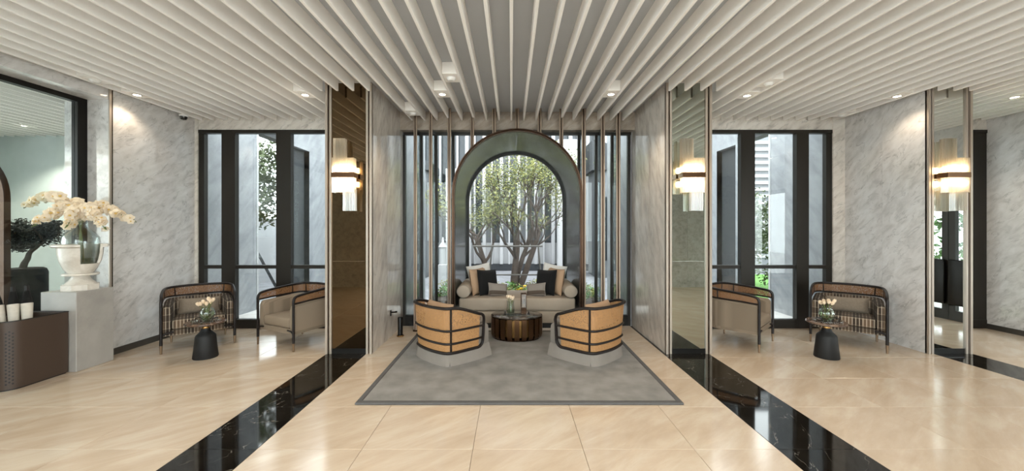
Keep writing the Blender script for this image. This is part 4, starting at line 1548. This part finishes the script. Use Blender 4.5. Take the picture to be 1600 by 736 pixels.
# ------------------------------------------------------------------ courtyard outside
gr = MB().box(-16, 16, 5.76, 40, -.25, -.02).build('floor_outside', 'court_paving')
tag(gr, 'grey paved courtyard outside the windows', 'pavement', kind='structure')
for s, nm in ((-1, 'left'), (1, 'right')):
    xx = XL if s < 0 else 4.76
    wo_ = struct('wall_court_' + nm, 'grey marble garden wall beyond the %s bay window' % nm, 'wall')
    a, b = sorted((xx, xx + s * .2))
    MB().box(a, b, 5.75, 6.93, -.02, 3.4).build('marble_panel', 'marble_outside', wo_)
    MB().box(a - .01, b + .01, 6.93, 6.98, -.02, 3.4).build('edge_strip', 'far_white', wo_)
    MB().box(a, b, 7.95, 8.02, -.02, 3.9).build('marble_panel', 'marble_outside', wo_)
    MB().box(a, b, 8.02, 8.75, 3.25, 3.9).build('header', 'marble_outside', wo_)
    MB().box(a, b, 8.75, 12.2, -.02, 3.9).build('marble_panel', 'marble_outside', wo_)
    a2, b2 = sorted((xx + s * .12, xx + s * .17))
    MB().box(a2, b2, 7.98, 8.80, -.02, 3.4).build('dark_door', 'far_dark', wo_)
    a3, b3 = sorted((xx + s * .001, xx + s * .17))
    MB().box(a3, b3, 8.75, 8.8, -.02, 3.3).build('reveal', 'marble_outside', wo_)
    MB().box(a, b, 6.98, 7.95, 3.25, 3.4).build('lintel', 'far_dark', wo_)

for s, nm in ((-1, 'left'), (1, 'right')):
    xx = -1.62 if s < 0 else 1.80
    nwx = struct('wall_fin_' + nm, 'pale stone garden wall just outside the %s side of the niche' % nm, 'wall')
    a, b = sorted((xx, xx + s * .14))
    MB().box(a, b, 5.83, 6.45, -.02, 3.4).build('stone_panel', 'marble_outside', nwx)
    MB().box(a, b, 6.46, 7.1, -.02, 3.4).build('stone_panel', 'marble_outside', nwx)
# far facade with pale fins
fa = thing('facade', 'pale facade with tall white fins behind the courtyard tree', 'building', (0, 13.2, 0))
MB().box(-4.7, 4.9, .15, .4, 0, 13).build('wall', 'far_grey', fa)  # upper wall raised out of view to shade the courtyard
MB().box(-4.7, 4.9, -.05, .15, -.02, .22).build('plinth', 'far_dark', fa)
MB().box(-4.7, 4.9, .08, .15, .22, .95).build('sill_panel', 'far_white', fa)
for i in range(16):
    x = -4.4 + i * .6
    MB().box(x + .1, x + .46, .10, .16, .95, 8.6).build('window', 'far_glass', fa)
for i in range(33):
    x = -4.6 + i * .3
    wd = .05 if i % 2 else .11
    MB().box(x, x + wd, -.12, .15, .22, 9).build('fin', 'far_white', fa)
for s in (-1, 1):
    MB().box(min(CX + s * 1.35, CX + s * 2.1), max(CX + s * 1.35, CX + s * 2.1), -1.6, -1.3, 0, 3.3 if s < 0 else 4.2).build('pier', 'far_white', fa)
# low side pavilions seen through the niche side panes
for s, nm in ((-1, 'left'), (1, 'right')):
    pv = thing('pavilion', 'low grey pavilion across the courtyard on the %s' % nm, 'building', (s * 3.75, 11.3, 0))
    MB().box(-1.2, 1.2, 0, 1.2, -.02, 3.2).build('wall', 'far_grey', pv)
    MB().prism([(-1.35, 0), (1.35, 0), (1.35, .25), (-1.35, .9)], -.1, 1.3, Matrix.Translation((0, 0, 3.2)) @ Matrix.Rotation(PI / 2, 4, 'X') @ Matrix.Translation((0, 0, -1.2))).build('roof', 'far_dark', pv)
    for i in range(4):
        w_ = MB().box(-1.0 + i * .55, -.62 + i * .55, -.02, .02, .5, 2.4).build('window', 'far_glass', pv)
        MB().box(-1.0 + i * .55 + .17, -1.0 + i * .55 + .2, -.04, .02, .5, 2.4).build('glazing_bar', 'far_white', w_)
# terrace lanterns on the ground
for (x, y, lab) in ((X(692, 9.2), 9.2, 'white garden lantern post left of the arch'),):
    lp = thing('garden_lantern', lab, 'lantern', (x, y, -.02))
    MB().rbox(-.10, .10, -.10, .10, 0, .62, .01, 1).build('post', 'far_white', lp)
    MB().lathe([(.085, .62), (.085, 1.02), (.11, 1.04), (.03, 1.16), (.02, 1.26), (0, 1.28)], 12).build('lantern_head', 'far_white', lp)

# the tree
random.seed(23)
tree = thing('courtyard_tree', 'spreading multi stem tree framed by the arch', 'tree', (CX, 9.3, -.02))
tips = []
stems = [((-.02, 0, 0), (-.10, .05, 1), 1.45, .092), ((.12, .05, 0), (.45, .0, 1), 1.5, .085), ((-.55, -.1, 0), (-.30, .0, 1), 1.35, .078), ((.0, .1, 0), (.12, .3, 1), 1.6, .07)]
for (p, d, L, r) in stems:
    tb = MB()
    pts0 = []
    dd = Vector(d).normalized()
    P = [Vector(p)]; rs = [r]
    for i in range(6):
        dd = (dd + Vector((random.uniform(-.12, .12), random.uniform(-.1, .1), .04))).normalized()
        P.append(P[-1] + dd * L / 6); rs.append(r * (1 - .38 * (i + 1) / 6))
    tb.tube(P, rs, 10)
    for k2 in range(5):
        i = random.randint(3, 6)
        nd = (dd * .7 + Vector((random.uniform(-1, 1), random.uniform(-.7, .7), random.uniform(0, .8)))).normalized()
        branch(tb, P[i], nd, random.uniform(.8, 1.15), rs[i] * .62, 2, tips, .28, (2, 3), .2)
    tb.build('trunk', 'bark', tree, smooth=80)
tips_n = [t_ for t_ in tips]
l1 = MB(); leaves(l1, tips_n, .24, 7000, .03)
tag(l1.build('light_leaves', 'leaf_light', tree, smooth=0), kind='stuff')
l2 = MB(); leaves(l2, tips_n, .44, 6000, .03)
tag(l2.build('dark_leaves', 'leaf_mid', tree, smooth=0), kind='stuff')
# steel support frame around the tree
sf = thing('tree_guard', 'thin steel rail frame in front of the courtyard tree', 'rail', (CX, 8.55, -.02))
for s in (-1, 1):
    MB().tube([(s * .62, 0, 0), (s * .52, 0, 1.10)], .018, 8).build('post', 'guard_metal', sf)
MB().tube([(-.95, 0, 1.09), (.62, 0, 1.09)], .02, 8).build('top_rail', 'guard_metal', sf)
MB().tube([(-.6, 0, .44), (.6, 0, .44)], .016, 8).build('low_rail', 'guard_metal', sf)

# planting bed with shrubs and yellow flowers
bed = thing('planting_bed', 'low green planting along the window behind the daybed', 'plants', (0, 0, 0), kind='stuff')
lb = MB()
leaves(lb, [(x * .12 - 1.5, 7.75 + random.uniform(-.35, .35), .16 + random.uniform(-.08, .1)) for x in range(28)], .17, 2600, .035, .8)
lb.build('leaves', 'hedge_leaf', bed, smooth=0)
lb = MB()
leaves(lb, [(x * .12 - 1.5, 7.75 + random.uniform(-.35, .35), .22 + random.uniform(-.08, .1)) for x in range(28)], .17, 1300, .035, .8)
lb.build('pale_leaves', 'leaf_light', bed, smooth=0)
MB().box(-1.62, 1.8, 7.3, 8.25, -.02, .08).build('soil', 'bark', bed)
for i, (x, y, z, w_) in enumerate([(.20, 7.45, .27, 'largest, in the centre'), (.13, 7.50, .24, 'just left of the centre'), (.27, 7.5, .31, 'just right of the centre')]):
    t = thing('yellow_flower', 'yellow bloom behind the daybed, %s' % w_, 'flower', (x, y, .08), 0, 'yellow blooms')
    MB().tube([(0, 0, 0), (0, 0, z - .08)], .004, 6).build('stem', 'stem', t)
    b = MB()
    for k2 in range(9):
        M = Matrix.Translation((0, 0, z - .08)) @ Matrix.Rotation(k2 * 2 * PI / 9, 4, 'Z') @ Matrix.Rotation(R(-35), 4, 'Y')
        b.add([(0, 0, 0), (.035, .018, .006), (.062, 0, 0), (.035, -.018, .006)], [(0, 1, 2, 3)], M)
    b.sphere((0, 0, z - .075), .018, 8, 5)
    b.build('bloom', 'yellow_flower', t, smooth=60)

# trees and hedges outside the side bays
def bush(name, label, cat, loc, centres, rad, cnt, size, mat, trunk=None):
    t = thing(name, label, cat, loc)
    mb = MB(); leaves(mb, centres, rad, cnt, size)
    tag(mb.build('foliage', mat, t, smooth=0), kind='stuff')
    if trunk:
        MB().tube(trunk[0], trunk[1], 8).build('trunk', 'bark', t, smooth=80)
    return t


cs = [(random.uniform(-.7, .7), random.uniform(-.7, .7), 1.9 + random.uniform(-.2, 1.6)) for _ in range(40)]
bush('garden_tree', 'leafy tree seen through the gap in the left garden wall', 'tree', (-6.0, 8.6, -.02), cs, .3, 3600, .06, 'leaf_mid', ([(0, 0, 0), (.05, 0, .9), (0, 0, 2.2)], [.07, .06, .03]))
cs = [(random.uniform(-.3, .3), random.uniform(-.9, 1.6), random.uniform(.3, 2.4)) for _ in range(70)]
bush('garden_hedge', 'tall hedge seen through the gap in the right garden wall', 'hedge', (6.4, 9.0, -.02), cs, .28, 4200, .05, 'leaf_mid', ([(0, 0, 0), (.02, 0, .8), (0, 0, 1.6)], [.06, .05, .03]))
cs = [(random.uniform(-.6, .6), random.uniform(-1.6, 2.6), random.uniform(.9, 3.4)) for _ in range(130)]
bush('entrance_hedge', 'green hedge outside the entrance doors, seen in the mirror', 'hedge', (9.4, 2.6, 0), cs, .3, 8000, .07, 'hedge_leaf')
gw = MB().box(-6.95, -6.8, 7.0, 13, -.02, 1.75).build('garden_wall', 'far_white')
tag(gw, 'low white wall behind the tree outside the left bay', 'wall', kind='structure')
stk = thing('tree_stake', 'slanting dark stake bracing the tree outside the left bay', 'stake', (-5.7, 8.35, -.02))
MB().tube([(.55, 0, .1), (-.42, 0, 1.9)], .03, 8).build('pole', 'far_dark', stk)
MB().tube([(-.5, 0, 1.75), (-.25, 0, 1.85)], .02, 8).build('tie', 'black_metal', stk)
lw_ = MB().box(4.9, 8, 6.2, 12, -.02, .0).build('lawn', 'grass')
tag(lw_, 'strip of green lawn outside the right bay', 'lawn', kind='structure')
eg = MB().box(XW + .2, 14, -4, 5.7, -.03, -.005).build('entrance_pavement', 'pavement')
tag(eg, 'grey pavement outside the entrance doors', 'pavement', kind='structure')
bgd = thing('neighbour_building', 'grey louvred building beyond the right garden wall', 'building', (9.2, 12.5, 0))
MB().box(-1.5, 3, 0, .4, 0, 4.6).build('wall', 'far_grey', bgd)
for i in range(18):
    MB().box(-1.5, 3, -.08, 0, .5 + i * .22, .6 + i * .22).build('louvre', 'far_white', bgd)

# ------------------------------------------------------------------ bonsai and arched mirror frame behind the left glass
random.seed(5)
bz = thing('bonsai', 'dark cloud pruned bonsai behind the left glass', 'plant', (-5.98, 4.62, 1.0))
tb = MB()
tips = []
branch(tb, (0, 0, 0), (.15, 0, 1), .30, .035, 2, tips, .3, (3, 4), .1)
tb.build('trunk', 'bark', bz, smooth=80)
mb = MB()
cs = [(random.uniform(-.34, .3), random.uniform(-.25, .25), .40 + random.uniform(-.12, .14)) for _ in range(34)]
leaves(mb, cs, .11, 10000, .018, .7)
tag(mb.build('foliage', 'leaf_dark', bz, smooth=0), kind='stuff')
pt = thing('planter', 'tall black rounded planter holding the bonsai', 'planter', (-5.98, 4.62, 0))
MB().lathe([(0, 0), (.17, 0), (.19, .02), (.205, .5), (.205, .94), (.19, .985), (.165, 1.0), (.15, .99), (0, .96)], 32).build('pot', 'planter_black', pt)
MB().lathe([(0, .965), (.155, .975)], 24).build('soil', 'bark', pt)
am = thing('arched_frame', 'bronze arched frame standing behind the left glass', 'frame', (-6.22, 4.18, 0))
for (r0, r1, y0, y1, mt, nm) in ((.545, .60, 0, .06, 'dark_bronze', 'outer_band'), (.53, .545, .01, .05, 'brass', 'inner_band')):
    n = 24
    za = 1.82
    P0 = [(-r0, 0)] + [(-r0 * math.cos(PI * i / n), za + r0 * math.sin(PI * i / n)) for i in range(n + 1)] + [(r0, 0)]
    P1 = [(-r1, 0)] + [(-r1 * math.cos(PI * i / n), za + r1 * math.sin(PI * i / n)) for i in range(n + 1)] + [(r1, 0)]
    vs = []; fs = []
    for p, q in zip(P0, P1):
        vs += [(p[0], y0, p[1]), (q[0], y0, q[1]), (q[0], y1, q[1]), (p[0], y1, p[1])]
    for i in range(len(P0) - 1):
        for j in range(4):
            fs.append((4 * i + j, 4 * i + (j + 1) % 4, 4 * i + 4 + (j + 1) % 4, 4 * i + 4 + j))
    MB().add(vs, fs).build(nm, mt, am, smooth=40)
